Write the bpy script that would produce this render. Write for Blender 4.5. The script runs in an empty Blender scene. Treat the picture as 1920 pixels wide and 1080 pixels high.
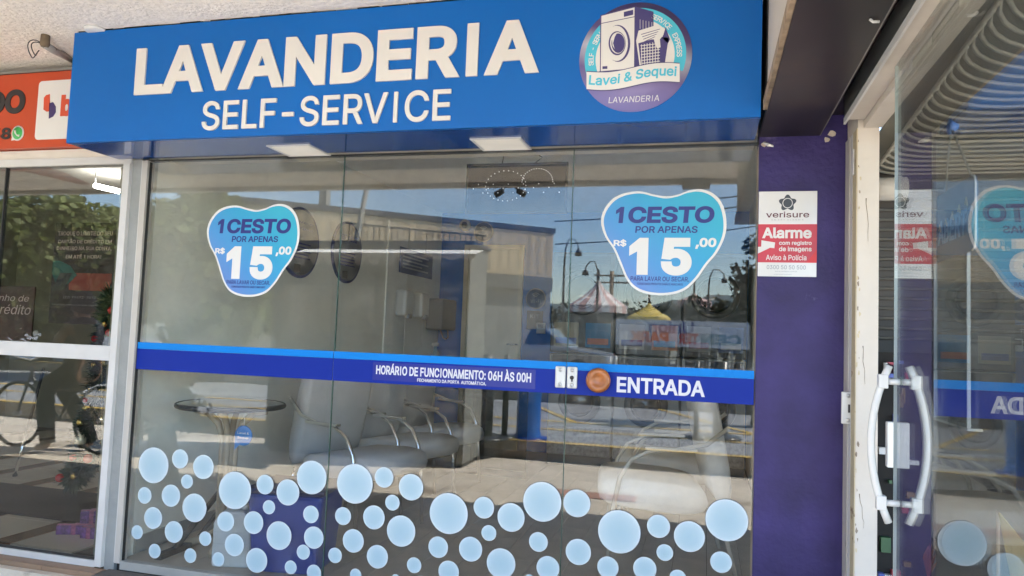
import bpy, bmesh, math, random
from mathutils import Vector, Matrix, noise
random.seed(7)
R = math.radians
scene = bpy.context.scene
C = scene.collection

# ------------------------------------------------------------------ camera
FPX = 1370.0
YAW, PITCH, ROLL = R(14.90), R(3.70), R(2.186)
EYE = Vector((0, -3.24, 1.25))
fwd = Vector((-math.sin(YAW)*math.cos(PITCH), math.cos(YAW)*math.cos(PITCH), math.sin(PITCH)))
r0 = Vector((math.cos(YAW), math.sin(YAW), 0)); u0 = r0.cross(fwd)
right = math.cos(ROLL)*r0 + math.sin(ROLL)*u0
up = -math.sin(ROLL)*r0 + math.cos(ROLL)*u0
cd = bpy.data.cameras.new('camera'); cam = bpy.data.objects.new('camera', cd); C.objects.link(cam)
cd.sensor_width = 36; cd.lens = FPX/1920*36; cd.clip_start = .05; cd.clip_end = 2000
M = Matrix((right, up, -fwd)).transposed().to_4x4(); M.translation = EYE
cam.matrix_world = M
scene.camera = cam

def at(x, y, Y=None, X=None, Z=None):
    """point of the place seen at photo pixel (x, y) on the plane Y=, X= or Z="""
    d = (x-960)/FPX*right - (y-540)/FPX*up + fwd
    k = (Y-EYE.y)/d.y if Y is not None else (X-EYE.x)/d.x if X is not None else (Z-EYE.z)/d.z
    return EYE + k*d
def mir(x, y, **k):
    """same for a thing seen mirrored in the shop glass: it stands on the street side"""
    p = at(x, y, **k); return Vector((p.x, -p.y, p.z))

# ------------------------------------------------------------------ light
w = bpy.data.worlds.new('World'); scene.world = w; w.use_nodes = True
nt = w.node_tree; bg = nt.nodes['Background']
SUN_EL, SUN_AZ = 48, 109.4           # azimuth from +Y, clockwise
sky = nt.nodes.new('ShaderNodeTexSky'); sky.sky_type = 'NISHITA'; sky.sun_disc = False
sky.sun_elevation = R(SUN_EL); sky.sun_rotation = R(SUN_AZ); sky.air_density = 1.0; sky.dust_density = 0.3; sky.ozone_density = 3.0
nt.links.new(sky.outputs[0], bg.inputs[0]); bg.inputs[1].default_value = .15
sl = bpy.data.lights.new('sun', 'SUN'); sl.energy = 5.0; sl.angle = R(.5); sl.color = (1, .95, .87)
so = bpy.data.objects.new('sun', sl); C.objects.link(so)
sd = Vector((math.sin(R(SUN_AZ))*math.cos(R(SUN_EL)), math.cos(R(SUN_AZ))*math.cos(R(SUN_EL)), math.sin(R(SUN_EL))))
so.rotation_euler = sd.to_track_quat('Z', 'Y').to_euler(); so.location = (0, -8, 12)
scene.view_settings.view_transform = 'Standard'; scene.view_settings.look = 'None'
scene.view_settings.exposure = 2.68; scene.view_settings.gamma = 1
scene.render.engine = 'CYCLES'
cy = scene.cycles
cy.max_bounces = 14; cy.diffuse_bounces = 9; cy.glossy_bounces = 6; cy.transparent_max_bounces = 24; cy.transmission_bounces = 6
cy.caustics_reflective = False; cy.caustics_refractive = False; cy.sample_clamp_indirect = 6
cy.use_denoising = True

# ------------------------------------------------------------------ materials
def lin(c):
    return tuple((v/255/12.92 if v/255 <= .04045 else ((v/255+.055)/1.055)**2.4) for v in c)
MATS = {}
def mat(name, col, rough=.5, metal=0, var=.08, vscale=6, bump=0, bscale=60, coat=0, emis=0, spec=.5, stain=None, stain_scale=2.5, stain_t=.62):
    if name in MATS: return MATS[name]
    m = bpy.data.materials.new(name); m.use_nodes = True; n = m.node_tree.nodes; l = m.node_tree.links
    b = n['Principled BSDF']; b.inputs['Roughness'].default_value = rough; b.inputs['Metallic'].default_value = metal
    b.inputs['Coat Weight'].default_value = coat; b.inputs['Specular IOR Level'].default_value = spec
    tc = n.new('ShaderNodeTexCoord')
    nz = n.new('ShaderNodeTexNoise'); nz.inputs['Scale'].default_value = vscale; nz.inputs['Detail'].default_value = 6
    l.new(tc.outputs['Object'], nz.inputs['Vector'])
    rp = n.new('ShaderNodeValToRGB'); rp.color_ramp.elements[0].position = .3; rp.color_ramp.elements[1].position = .7
    rp.color_ramp.elements[0].color = tuple(c*(1-var) for c in col)+(1,); rp.color_ramp.elements[1].color = tuple(min(1, c*(1+var)) for c in col)+(1,)
    l.new(nz.outputs[0], rp.inputs[0]); out = rp.outputs[0]
    if stain:
        n2 = n.new('ShaderNodeTexNoise'); n2.inputs['Scale'].default_value = stain_scale; n2.inputs['Detail'].default_value = 8; n2.inputs['Roughness'].default_value = .65
        l.new(tc.outputs['Object'], n2.inputs['Vector'])
        r2 = n.new('ShaderNodeValToRGB'); r2.color_ramp.elements[0].position = stain_t; r2.color_ramp.elements[1].position = stain_t+.06
        r2.color_ramp.elements[0].color = (0, 0, 0, 1)
        l.new(n2.outputs[0], r2.inputs[0])
        mx = n.new('ShaderNodeMix'); mx.data_type = 'RGBA'; mx.inputs[7].default_value = tuple(stain)+(1,)
        l.new(r2.outputs[0], mx.inputs[0]); l.new(out, mx.inputs[6]); out = mx.outputs[2]
    l.new(out, b.inputs['Base Color'])
    if bump:
        n3 = n.new('ShaderNodeTexNoise'); n3.inputs['Scale'].default_value = bscale; n3.inputs['Detail'].default_value = 5
        l.new(tc.outputs['Object'], n3.inputs['Vector'])
        bp = n.new('ShaderNodeBump'); bp.inputs['Strength'].default_value = bump; bp.inputs['Distance'].default_value = .02 if 'stucco' in name else .01
        l.new(n3.outputs[0], bp.inputs['Height']); l.new(bp.outputs[0], b.inputs['Normal'])
    if emis:
        b.inputs['Emission Color'].default_value = tuple(col)+(1,); b.inputs['Emission Strength'].default_value = emis
    MATS[name] = m; return m

def glass_mat(name, tint=(.93, .96, .93), ior=1.75, rough=0, grime=.0):
    m = bpy.data.materials.new(name); m.use_nodes = True; n = m.node_tree.nodes; l = m.node_tree.links
    n.remove(n['Principled BSDF']); o = n['Material Output']
    tr = n.new('ShaderNodeBsdfTransparent'); tr.inputs[0].default_value = tint+(1,)
    gl = n.new('ShaderNodeBsdfGlossy'); gl.inputs['Roughness'].default_value = rough
    tc = n.new('ShaderNodeTexCoord'); nz = n.new('ShaderNodeTexNoise'); nz.inputs['Scale'].default_value = 2.3; nz.inputs['Detail'].default_value = 1
    l.new(tc.outputs['Object'], nz.inputs['Vector'])
    bp = n.new('ShaderNodeBump'); bp.inputs['Strength'].default_value = .03; bp.inputs['Distance'].default_value = .006
    l.new(nz.outputs[0], bp.inputs['Height']); l.new(bp.outputs[0], gl.inputs['Normal'])
    fr = n.new('ShaderNodeFresnel')
    ge = n.new('ShaderNodeNewGeometry'); mi = n.new('ShaderNodeMapRange'); mi.inputs[3].default_value = ior; mi.inputs[4].default_value = 1/ior
    l.new(ge.outputs['Backfacing'], mi.inputs[0]); l.new(mi.outputs[0], fr.inputs[0])   # both faces of a pane reflect alike
    mx = n.new('ShaderNodeMixShader'); l.new(fr.outputs[0], mx.inputs[0]); l.new(tr.outputs[0], mx.inputs[1]); l.new(gl.outputs[0], mx.inputs[2])
    res = mx
    if grime:
        df = n.new('ShaderNodeBsdfDiffuse'); df.inputs[0].default_value = (.6, .58, .52, 1)
        g = n.new('ShaderNodeTexNoise'); g.inputs['Scale'].default_value = 9; g.inputs['Detail'].default_value = 9; g.inputs['Roughness'].default_value = .7
        l.new(tc.outputs['Object'], g.inputs['Vector'])
        mr = n.new('ShaderNodeMapRange'); mr.inputs[1].default_value = .45; mr.inputs[2].default_value = .8; mr.inputs[3].default_value = 0; mr.inputs[4].default_value = grime
        l.new(g.outputs[0], mr.inputs[0])
        m2 = n.new('ShaderNodeMixShader'); l.new(mr.outputs[0], m2.inputs[0]); l.new(mx.outputs[0], m2.inputs[1]); l.new(df.outputs[0], m2.inputs[2]); res = m2
    l.new(res.outputs[0], o.inputs[0]); return m

GL = glass_mat('storefront_glass', tint=(.98, .985, .975), ior=1.56, grime=.05)
GL2 = glass_mat('side_glass', tint=(.96, .98, .97), ior=3.6, grime=.05)
GLL = glass_mat('left_glass', tint=(.86, .87, .86), ior=1.62, grime=.02)
blue = mat('sign_blue', (.002, .112, .42), rough=.32, var=.05, vscale=1.2, spec=.25, bump=.02, bscale=3)
blue_under = mat('sign_underside', (.003, .062, .30), rough=.10, var=.05, vscale=2, coat=.25)  # same blue as the sign face, with the underside's shade put into the colour
white_letter = mat('letter_white', (.62, .60, .575), rough=.5, var=.02)
letter_edge = mat('letter_white2', (.66, .66, .70), rough=.5, spec=.2, var=.02)
cream = mat('cream_stucco', (.86, .80, .73), rough=.9, var=.07, vscale=40, bump=.6, bscale=45, stain=(.62, .55, .47), stain_scale=1.3, stain_t=.68)
white_alu = mat('white_aluminium', (.58, .57, .56), rough=.4, var=.05, vscale=9, stain=(.30, .28, .25), stain_scale=14, stain_t=.70)
grey_pillar = mat('grey_pillar', (.30, .31, .30), rough=.7, var=.1, vscale=9, bump=.2, stain=(.10, .09, .08), stain_scale=12, stain_t=.69)
alu_cream = mat('cream_aluminium', (.48, .45, .41), rough=.4, var=.06, stain=(.3, .27, .22), stain_scale=10, stain_t=.66)
rubber = mat('black_rubber', (.02, .02, .02), rough=.6)
purple = mat('purple_paint', (.036, .025, .112), rough=.5, var=.30, vscale=5, bump=.35, bscale=45, stain=(.10, .08, .19), stain_scale=6, stain_t=.66, spec=.3)
purple_flake = mat('plaster_flake', (.55, .47, .38), rough=.9, bump=.4)
brown_soffit = mat('dark_brown_panel', (.016, .012, .012), rough=.38, var=.35, vscale=2.2, stain=(.028, .018, .014), stain_scale=1.6, stain_t=.55)
dark_metal = mat('dark_metal', (.05, .052, .052), rough=.35, metal=.3, var=.2)
plaster = mat('peeling_white_paint', (.56, .51, .45), rough=.8, var=.05, vscale=5, bump=.25, bscale=22, stain=(.34, .27, .19), stain_scale=6, stain_t=.71)
wood_old = mat('old_wood', (.30, .22, .15), rough=.85, var=.35, vscale=20, bump=.6, bscale=30)
band_dark = mat('band_blue', (.003, .022, .27), rough=.5, var=.02, spec=.2)
band_light = mat('band_cyan', (.002, .20, .62), rough=.5, var=.02, spec=.2)
print_blue = mat('print_darker_blue', (.008, .020, .24), rough=.35, var=.02)
print_navy = mat('print_navy', (.015, .02, .17), rough=.4, var=.02)
print_indigo = mat('print_indigo', (.055, .045, .17), rough=.4, var=.03)
print_white = mat('print_white', (.68, .67, .655), rough=.5, spec=.25, var=.02)
print_cyan = mat('print_cyan', (.06, .46, .62), rough=.4, var=.03)
print_red = mat('print_red', (.50, .035, .055), rough=.35, var=.08, vscale=12)
print_red2 = mat('print_red_bright', (.60, .02, .02), rough=.35)
print_black = mat('print_black', (.02, .018, .02), rough=.4)
print_maroon = mat('print_maroon', (.10, .015, .03), rough=.4)
print_grey = mat('print_grey', (.28, .29, .33), rough=.4)
orange = mat('orange_sign', (.48, .055, .012), rough=.35, var=.05, vscale=3)
chrome = mat('chrome', (.75, .75, .75), rough=.12, metal=1, var=.02)
steel = mat('brushed_steel', (.62, .62, .62), rough=.32, metal=.8, var=.05)
wood_knob = mat('knob_wood', (.36, .115, .025), rough=.35, var=.3, vscale=22, coat=.3)
plastic_white = mat('white_plastic', (.66, .66, .66), rough=.3, var=.02)

def grad_mat(name, stops, axis='radial', scale=1.0, rough=.4, off=0.0):
    m = bpy.data.materials.new(name); m.use_nodes = True; n = m.node_tree.nodes; l = m.node_tree.links
    b = n['Principled BSDF']; b.inputs['Roughness'].default_value = rough
    tc = n.new('ShaderNodeTexCoord')
    if axis == 'radial':
        fl_ = n.new('ShaderNodeVectorMath'); fl_.operation = 'MULTIPLY'; fl_.inputs[1].default_value = (1, 0, 1); l.new(tc.outputs['Object'], fl_.inputs[0])
        ln = n.new('ShaderNodeVectorMath'); ln.operation = 'LENGTH'; l.new(fl_.outputs[0], ln.inputs[0]); v = ln.outputs['Value']
    else:
        dt = n.new('ShaderNodeVectorMath'); dt.operation = 'DOT_PRODUCT'; dt.inputs[1].default_value = axis
        l.new(tc.outputs['Object'], dt.inputs[0]); v = dt.outputs['Value']
    mr = n.new('ShaderNodeMath'); mr.operation = 'MULTIPLY_ADD'; mr.inputs[1].default_value = scale; mr.inputs[2].default_value = off; l.new(v, mr.inputs[0])
    rp = n.new('ShaderNodeValToRGB'); cr = rp.color_ramp
    while len(cr.elements) < len(stops): cr.elements.new(.5)
    for e, (p, c) in zip(cr.elements, stops): e.position = p; e.color = tuple(c)+(1,)
    l.new(mr.outputs[0], rp.inputs[0]); l.new(rp.outputs[0], b.inputs['Base Color']); return m
bubble_mat = grad_mat('bubble_print', [(0, (.35, .495, .57)), (.5, (.385, .52, .59)), (.78, (.44, .56, .62)), (.91, (.50, .60, .65)), (.95, (.64, .69, .72)), (1, (.42, .53, .61))])
sticker_mat = grad_mat('price_sticker_print', [(0, (.12, .22, .54)), (.3, (.06, .26, .56)), (.65, (.025, .31, .54)), (1, (.03, .37, .52))], axis=(.8, 0, .8), scale=1.9, off=.5)
disc_mat = grad_mat('logo_disc_print', [(0, (.20, .18, .42)), (.3, (.16, .12, .30)), (.55, (.50, .52, .62)), (.75, (.14, .10, .26)), (1, (.07, .05, .16))], axis=(.25, 0, 1), scale=2.6, off=.5)

# ------------------------------------------------------------------ object helpers
def link(o, parent=None):
    C.objects.link(o)
    if parent is not None: o.parent = parent
    return o
def tag(o, label=None, cat=None, group=None, kind=None):
    if label: o['label'] = label
    if cat: o['category'] = cat
    if group: o['group'] = group
    if kind: o['kind'] = kind
    return o
def thing(name, label, cat, loc=(0, 0, 0), rz=0, group=None):
    o = bpy.data.objects.new(name, None); o.location = loc; o.rotation_euler = (0, 0, rz); o.empty_display_size = .1
    link(o); return tag(o, label, cat, group)
class MB:
    def __init__(s): s.v = []; s.f = []; s.sm = []
    def add(s, v, f, smooth=False):
        k = len(s.v); s.v += [tuple(p) for p in v]; s.f += [tuple(i+k for i in q) for q in f]; s.sm += [smooth]*len(f); return s
    def box(s, x0, y0, z0, x1, y1, z1):
        if x0 > x1: x0, x1 = x1, x0
        if y0 > y1: y0, y1 = y1, y0
        if z0 > z1: z0, z1 = z1, z0
        v = [(x0, y0, z0), (x1, y0, z0), (x1, y1, z0), (x0, y1, z0), (x0, y0, z1), (x1, y0, z1), (x1, y1, z1), (x0, y1, z1)]
        return s.add(v, [(0, 3, 2, 1), (4, 5, 6, 7), (0, 1, 5, 4), (1, 2, 6, 5), (2, 3, 7, 6), (3, 0, 4, 7)])
    def cbox(s, c, d): return s.box(c[0]-d[0]/2, c[1]-d[1]/2, c[2]-d[2]/2, c[0]+d[0]/2, c[1]+d[1]/2, c[2]+d[2]/2)
    def tube(s, pts, r, n=8, closed=False):
        pts = [Vector(p) for p in pts]; rr = r if isinstance(r, (list, tuple)) else [r]*len(pts)
        rings = []; prev = None; N = len(pts)
        for i, p in enumerate(pts):
            t = (pts[(i+1) % N]-pts[i-1]) if closed else (pts[min(i+1, N-1)]-pts[max(i-1, 0)])
            t.normalize()
            a = Vector((0, 0, 1)) if prev is None else prev
            if abs(a.dot(t)) > .95 and prev is None: a = Vector((1, 0, 0))
            x = (a - t*a.dot(t)).normalized(); y = t.cross(x); prev = x
            rings.append([p + rr[i]*(math.cos(2*math.pi*k/n)*x + math.sin(2*math.pi*k/n)*y) for k in range(n)])
        v = [q for g in rings for q in g]; f = []
        for i in range(N if closed else N-1):
            j = (i+1) % N
            for k in range(n): f.append((i*n+k, i*n+(k+1) % n, j*n+(k+1) % n, j*n+k))
        if not closed: f += [tuple(range(n))[::-1], tuple((N-1)*n+k for k in range(n))]
        return s.add(v, f, True)
    def lathe(s, prof, c=(0, 0, 0), n=24, axis='z'):
        v = []; f = []
        for (r, h) in prof:
            for k in range(n):
                a = 2*math.pi*k/n; p = (r*math.cos(a), r*math.sin(a), h)
                if axis == 'y': p = (p[0], p[2], p[1])
                if axis == 'x': p = (p[2], p[0], p[1])
                v.append((c[0]+p[0], c[1]+p[1], c[2]+p[2]))
        m = len(prof)
        for i in range(m-1):
            for k in range(n): f.append((i*n+k, i*n+(k+1) % n, (i+1)*n+(k+1) % n, (i+1)*n+k))
        if prof[0][0] > 1e-5: f.append(tuple(range(n))[::-1])
        if prof[-1][0] > 1e-5: f.append(tuple((m-1)*n+k for k in range(n)))
        return s.add(v, f, True)
    def poly(s, pts, y0, y1):
        """outline in X/Z, extruded in Y"""
        n = len(pts); v = [(p[0], y0, p[1]) for p in pts]+[(p[0], y1, p[1]) for p in pts]
        f = [tuple(range(n)), tuple(range(2*n-1, n-1, -1))]+[(i, i+n, (i+1) % n+n, (i+1) % n) for i in range(n)]
        return s.add(v, f)
    def polyx(s, pts, x0, x1):
        n = len(pts); v = [(x0, p[0], p[1]) for p in pts]+[(x1, p[0], p[1]) for p in pts]
        f = [tuple(range(n)), tuple(range(2*n-1, n-1, -1))]+[(i, i+n, (i+1) % n+n, (i+1) % n) for i in range(n)]
        return s.add(v, f)
    def build(s, name, m, parent=None, bevel=0, fix=True):
        me = bpy.data.meshes.new(name); me.from_pydata(s.v, [], s.f); me.update()
        for p, k in zip(me.polygons, s.sm): p.use_smooth = k
        if fix:
            bm = bmesh.new(); bm.from_mesh(me); bmesh.ops.recalc_face_normals(bm, faces=bm.faces)
            bm.to_mesh(me); bm.free()
        me.materials.append(m)
        o = bpy.data.objects.new(name, me); link(o, parent)
        if bevel:
            b = o.modifiers.new('bevel', 'BEVEL'); b.width = bevel; b.segments = 2; b.limit_method = 'ANGLE'
        return o
def B(*a): return MB().box(*a)
def clone(o, parent=None):
    c = o.copy(); link(c, parent)
    for ch in o.children: clone(ch, c)
    return c
def smooth_outline(pts, k=4):
    out = []; n = len(pts)
    for i in range(n):
        p0, p1, p2, p3 = (Vector(pts[(i+j-1) % n]) for j in range(4))
        for t in range(k):
            t /= k
            out.append(.5*((2*p1)+(-p0+p2)*t+(2*p0-5*p1+4*p2-p3)*t*t+(-p0+3*p1-3*p2+p3)*t**3))
    return out

_tc = {}
def sans():
    import os
    try: return bpy.data.fonts.load(os.path.join(bpy.utils.system_resource('DATAFILES', path='fonts'), 'Inter.woff2'))
    except Exception: return None
FONT = sans()
_w = {}; _ct = {}
def _font_curve(t):
    cu = bpy.data.curves.new('t', 'FONT'); cu.body = t; cu.size = 1; cu.resolution_u = 4
    if FONT: cu.font = FONT
    o = bpy.data.objects.new('t', cu); C.objects.link(o); return o, cu
def _width(t):
    if t not in _w:
        o, cu = _font_curve(t); bpy.context.view_layer.update(); _w[t] = o.dimensions.x; _w[t+'|h'] = o.dimensions.y
        bpy.data.objects.remove(o); bpy.data.curves.remove(cu)
    return _w[t]
def _adv(c): return _width('H'+c+'H')-_width('HH')
def _kern(a, b):
    return _width('H'+a+b+'H')-_width('HH')-_adv(a)-_adv(b) if (a+b).isupper() and len(a+b) == 2 and (a in 'AVTLPR' or b in 'AVT') else 0
def _contours(ch, bold):
    """closed outlines of one character, outer ones counter-clockwise"""
    if ch in 'I1':
        _width('H'); hI = _w['H|h']; adv = _adv(ch); st = .107*hI; K_ = hI/.727
        if ch == 'I': return [[Vector((adv/2-st/2, 0)), Vector((adv/2+st/2, 0)), Vector((adv/2+st/2, hI)), Vector((adv/2-st/2, hI))]]
        xr = adv*.64; return [[Vector(p) for p in ((xr-st, 0), (xr, 0), (xr, hI), (xr-st*.9, hI), (xr-.22*K_, hI-.115*K_-bold*.7), (xr-.22*K_, hI-.19*K_-bold*.7), (xr-st, hI-.10*K_-bold*.5))]]
    if ch in _ct: return _ct[ch]
    o, cu = _font_curve(ch); bpy.context.view_layer.update(); dg = bpy.context.evaluated_depsgraph_get()
    cv = o.to_curve(dg, apply_modifiers=False); res = []
    for sp in cv.splines:
        pts = []
        if sp.type == 'BEZIER':
            bp_ = sp.bezier_points; n = len(bp_)
            for k in range(n):
                a, b = bp_[k], bp_[(k+1) % n]; a0, a1, b1, b0 = a.co, a.handle_right, b.handle_left, b.co
                straight = abs((a1-a0).cross(b0-a0).z) < 1e-5 and abs((b1-a0).cross(b0-a0).z) < 1e-5
                for t in ((0,) if straight else (0, .2, .4, .6, .8)):
                    q = a0*(1-t)**3+3*a1*t*(1-t)**2+3*b1*t*t*(1-t)+b0*t**3; pts.append(Vector((q.x, q.y)))
        else: pts = [Vector((p.co.x, p.co.y)) for p in sp.points]
        if len(pts) > 2: res.append(pts)
    o.to_curve_clear(); bpy.data.objects.remove(o); bpy.data.curves.remove(cu)
    area = lambda q: sum(q[k-1].x*q[k].y-q[k].x*q[k-1].y for k in range(len(q)))
    if res:
        big = max(res, key=lambda q: abs(area(q)))
        if area(big) < 0: res = [q[::-1] for q in res]
    _ct[ch] = res; return res
def text_geo(s, bold=0, extrude=.02, shear=0, spacing=1.0, lines=False):
    """flat letter outlines thickened by bold, filled again and given sides"""
    key = (s, bold, extrude, shear, spacing)
    if key in _tc: return _tc[key]
    bold *= .68
    loops = []; x0_ = y0_ = 0
    for line in s.split('\n'):
        lw_ = sum(_adv(c) for c in line)*spacing; px_ = -lw_/2 if '\n' in s else 0
        for k, ch in enumerate(line):
            if k: px_ += (_adv(line[k-1])+_kern(line[k-1], ch))*spacing
            if ch != ' ':
                for lp in _contours(ch, bold):
                    loops.append([Vector((p.x+px_+shear*p.y*.5, p.y+y0_)) for p in lp])
        y0_ -= 1.1
    off = []
    for lp in loops:
        q = []; n = len(lp)
        clean = [p for k, p in enumerate(lp) if (p-lp[k-1]).length > 1e-4]; n = len(clean)
        if n < 3: continue
        for k in range(n):
            d0 = (clean[k]-clean[k-1]).normalized(); d1 = (clean[(k+1) % n]-clean[k]).normalized()
            n0 = Vector((d0.y, -d0.x)); n1 = Vector((d1.y, -d1.x)); h = n0+n1
            if h.length < 1e-3: q.append(clean[k]+n0*bold); continue
            h.normalize(); c_ = max(.35, h.dot(n0)); q.append(clean[k]+h*(bold/c_))
        off.append(q)
    vv = []; ee = []
    for q in off:
        k = len(vv); vv += q; ee += [(k+i, k+(i+1) % len(q)) for i in range(len(q))]
    from mathutils.geometry import delaunay_2d_cdt
    ov, oe, of, _, _, _ = delaunay_2d_cdt(vv, ee, [], 0, 1e-6)
    boxes = [(min(p.x for p in q), max(p.x for p in q), min(p.y for p in q), max(p.y for p in q)) for q in off]
    def wind(x, y):
        w_ = 0
        for q, bx_ in zip(off, boxes):
            if not (bx_[0] <= x <= bx_[1] and bx_[2] <= y <= bx_[3]): continue
            for i in range(len(q)):
                a, b = q[i-1], q[i]
                if (a.y <= y) != (b.y <= y):
                    t = (y-a.y)/(b.y-a.y)
                    if a.x+t*(b.x-a.x) > x: w_ += 1 if b.y > a.y else -1
        return w_
    keep = []
    for fc in of:
        cx = sum(ov[i].x for i in fc)/len(fc); cy_ = sum(ov[i].y for i in fc)/len(fc)
        if wind(cx, cy_) > 0: keep.append(tuple(fc))
    nv = len(ov); v = [(p.x, p.y, extrude) for p in ov]+[(p.x, p.y, -extrude) for p in ov]
    cnt = {}
    for fc in keep:
        for i in range(len(fc)): a, b = fc[i], fc[(i+1) % len(fc)]; cnt[(a, b)] = 1
    f = list(keep)
    for (a, b) in cnt:
        if (b, a) not in cnt: f.append((b, a, a+nv, b+nv))
    used = sorted({i for q in f for i in q}); mp = {i: k for k, i in enumerate(used)}
    v = [v[i] for i in used]; f = [tuple(mp[i] for i in q) for q in f]
    _tc[key] = (v, f); return v, f
def text_on(s, x0, z0, x1, z1, y, depth=.001, face='-y', **k):
    """geometry of a text filling the rectangle x0..x1, z0..z1, standing depth proud of plane y"""
    v, f = text_geo(s, **k)
    ax = min(p[0] for p in v); bx = max(p[0] for p in v); ay = min(p[1] for p in v); by = max(p[1] for p in v)
    az = min(p[2] for p in v); bz = max(p[2] for p in v)
    out = []
    for p in v:
        a = (p[0]-ax)/(bx-ax); b_ = (p[1]-ay)/(by-ay); c = (p[2]-az)/max(1e-9, bz-az)
        if face == '-y': out.append((x0+a*(x1-x0), y-depth*c, z0+b_*(z1-z0)))
        elif face == '+y': out.append((x1-a*(x1-x0), y+depth*c, z0+b_*(z1-z0)))
        elif face == '+x': out.append((y+depth*c, x0+a*(x1-x0), z0+b_*(z1-z0)))
        elif face == '-x': out.append((y-depth*c, x1-a*(x1-x0), z0+b_*(z1-z0)))
    return out, f
def text_part(name, s, rect, y, m, parent, depth=.001, face='-y', label=None, split=False, **k):
    if split: return letters(s, rect, y, m, parent, depth, face, **k)
    v, f = text_on(s, *rect, y, depth, face, **k)
    o = MB().add(v, f).build(name, m, parent, fix=False)
    if label: o['label'] = label
    return o
def letters(s, rect, y, m, parent, depth, face='-y', geo=None, **k):
    """every letter an object of its own"""
    v, f = geo or text_on(s, *rect, y, depth, face, **k)
    par = list(range(len(v)))
    def find(a):
        while par[a] != a: par[a] = par[par[a]]; a = par[a]
        return a
    for q in f:
        for i in q[1:]:
            a, b = find(q[0]), find(i)
            if a != b: par[a] = b
    g = {}
    for q in f: g.setdefault(find(q[0]), []).append(q)
    res = []
    for fs in sorted(g.values(), key=lambda fs: min(v[i][0] for q in fs for i in q)):
        ids = sorted({i for q in fs for i in q}); mp = {i: k for k, i in enumerate(ids)}
        res.append(MB().add([v[i] for i in ids], [tuple(mp[i] for i in q) for q in fs]).build('letter', m, parent, fix=False))
    return res

# ================================================================== SETTING
GZ = -.12
KY = -4.77     # edge of the walkway, KY2 next step
def struct(o): o['kind'] = 'structure'; return o
conc = mat('walkway_concrete', (.62, .555, .46), rough=.9, var=.14, vscale=3, bump=.5, bscale=70, stain=(.30, .25, .19), stain_scale=1.1, stain_t=.58)
asph = mat('pale_asphalt', (.27, .28, .29), rough=.9, var=.2, vscale=2.5, bump=.5, bscale=90, stain=(.10, .10, .10), stain_scale=1.6, stain_t=.6)
kerbm = mat('kerb_concrete', (.26, .22, .17), rough=.9, var=.25, vscale=4, bump=.5)
yellow = mat('yellow_road_paint', (.62, .42, .10), rough=.7, var=.25, vscale=5)
earth = mat('far_ground', (.16, .16, .12), rough=1, var=.3, vscale=.05)
struct(B(-60, -400, -.5, 60, 30, -.30).build('ground', earth))
far = struct(B(-900, -900, -.62, 900, 900, -.52).build('far_ground', earth))
struct(B(-20, KY, -.29, 12, -.14, GZ).build('sidewalk', conc))
STEP = .075
struct(B(-24, KY-.003, -.28, 14, KY-.16, STEP).build('kerb', kerbm))
struct(B(-24, KY-.163, -.27, 14, -9.8, STEP-.01).build('parking_lot', asph))
struct(B(-24, -9.803, -.26, 14, -10.0, STEP+.19).build('kerb', kerbm))
struct(B(-24, -10.003, -.26, 14, -12.6, STEP+.18).build('traffic_island', conc))
struct(B(-60, -12.603, -.25, 40, -38, STEP+.02).build('street', asph))
for x0, x1, y0, y1, z in ((-24, 14, KY-.005, KY-.13, STEP), (-24, 14, -9.805, -9.93, STEP+.19), (-24, 14, -6.0, -6.1, STEP-.01),
                          (-24, 14, -6.9, -7.0, STEP-.01), (-24, 14, -12.45, -12.58, STEP+.18)):
    struct(B(x0, y0, z+.004, x1, y1, z+.008).build('painted_line', yellow))
for k in range(7):
    x = -9+k*2.4
    struct(MB().add([(x, -7.0, STEP), (x+.1, -7.0, STEP), (x-1.3, -9.75, STEP), (x-1.4, -9.75, STEP)], [(0, 1, 2, 3)]).build('painted_line', yellow))
red_tile = mat('red_tactile_tile', (.42, .22, .16), rough=.85, var=.15, bump=.5, bscale=60)
p = mir(1140, 932, Z=GZ)
tp = tag(thing('tactile_paving', 'red ribbed tactile tiles let into the pavement outside the shop', 'paving', (p.x, p.y, GZ)))
for i in range(3):
    m = MB(); m.box(-.5+i*.25, -.12, 0, -.26+i*.25, .12, .006)
    for j in range(5): m.box(-.49+i*.25+j*.047, -.11, .006, -.47+i*.25+j*.047, .11, .011)
    m.build('tile', red_tile, tp)

# marquee slab over the walkway
MZ = 2.685
struct(B(-16, -3.3, MZ, 9, .35, MZ+.22).build('marquee_ceiling', cream))
struct(B(-16, -3.38, MZ-.04, 9, -3.303, MZ+.3).build('marquee_fascia', mat('fascia_white', (.6, .58, .54), rough=.8)))
red_st = mat('red_stripe_paint', (.33, .07, .05), rough=.8)
pts = [mir(x, y, Z=MZ) for x, y in ((-60, 300), (0, 303), (70, 306), (120, 322), (170, 345), (150, 345), (95, 332), (50, 322), (0, 320), (-60, 318))]
struct(MB().add([(q.x, q.y, MZ-.004) for q in pts], [tuple(range(10))]).build('painted_ceiling_stripe', red_st))
# building mass above and beside the shops
bw = mat('building_wall', (.55, .52, .46), rough=.9, var=.06, bump=.3)
struct(B(-16, .06, 2.25, -3.0, .30, 5.5).build('facade_wall', bw))
struct(B(-2.998, .06, 2.16, .205, .30, 5.5).build('facade_wall', bw))
struct(B(.2, .26, 2.9, 9, .5, 5.5).build('facade_wall', bw))

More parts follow.
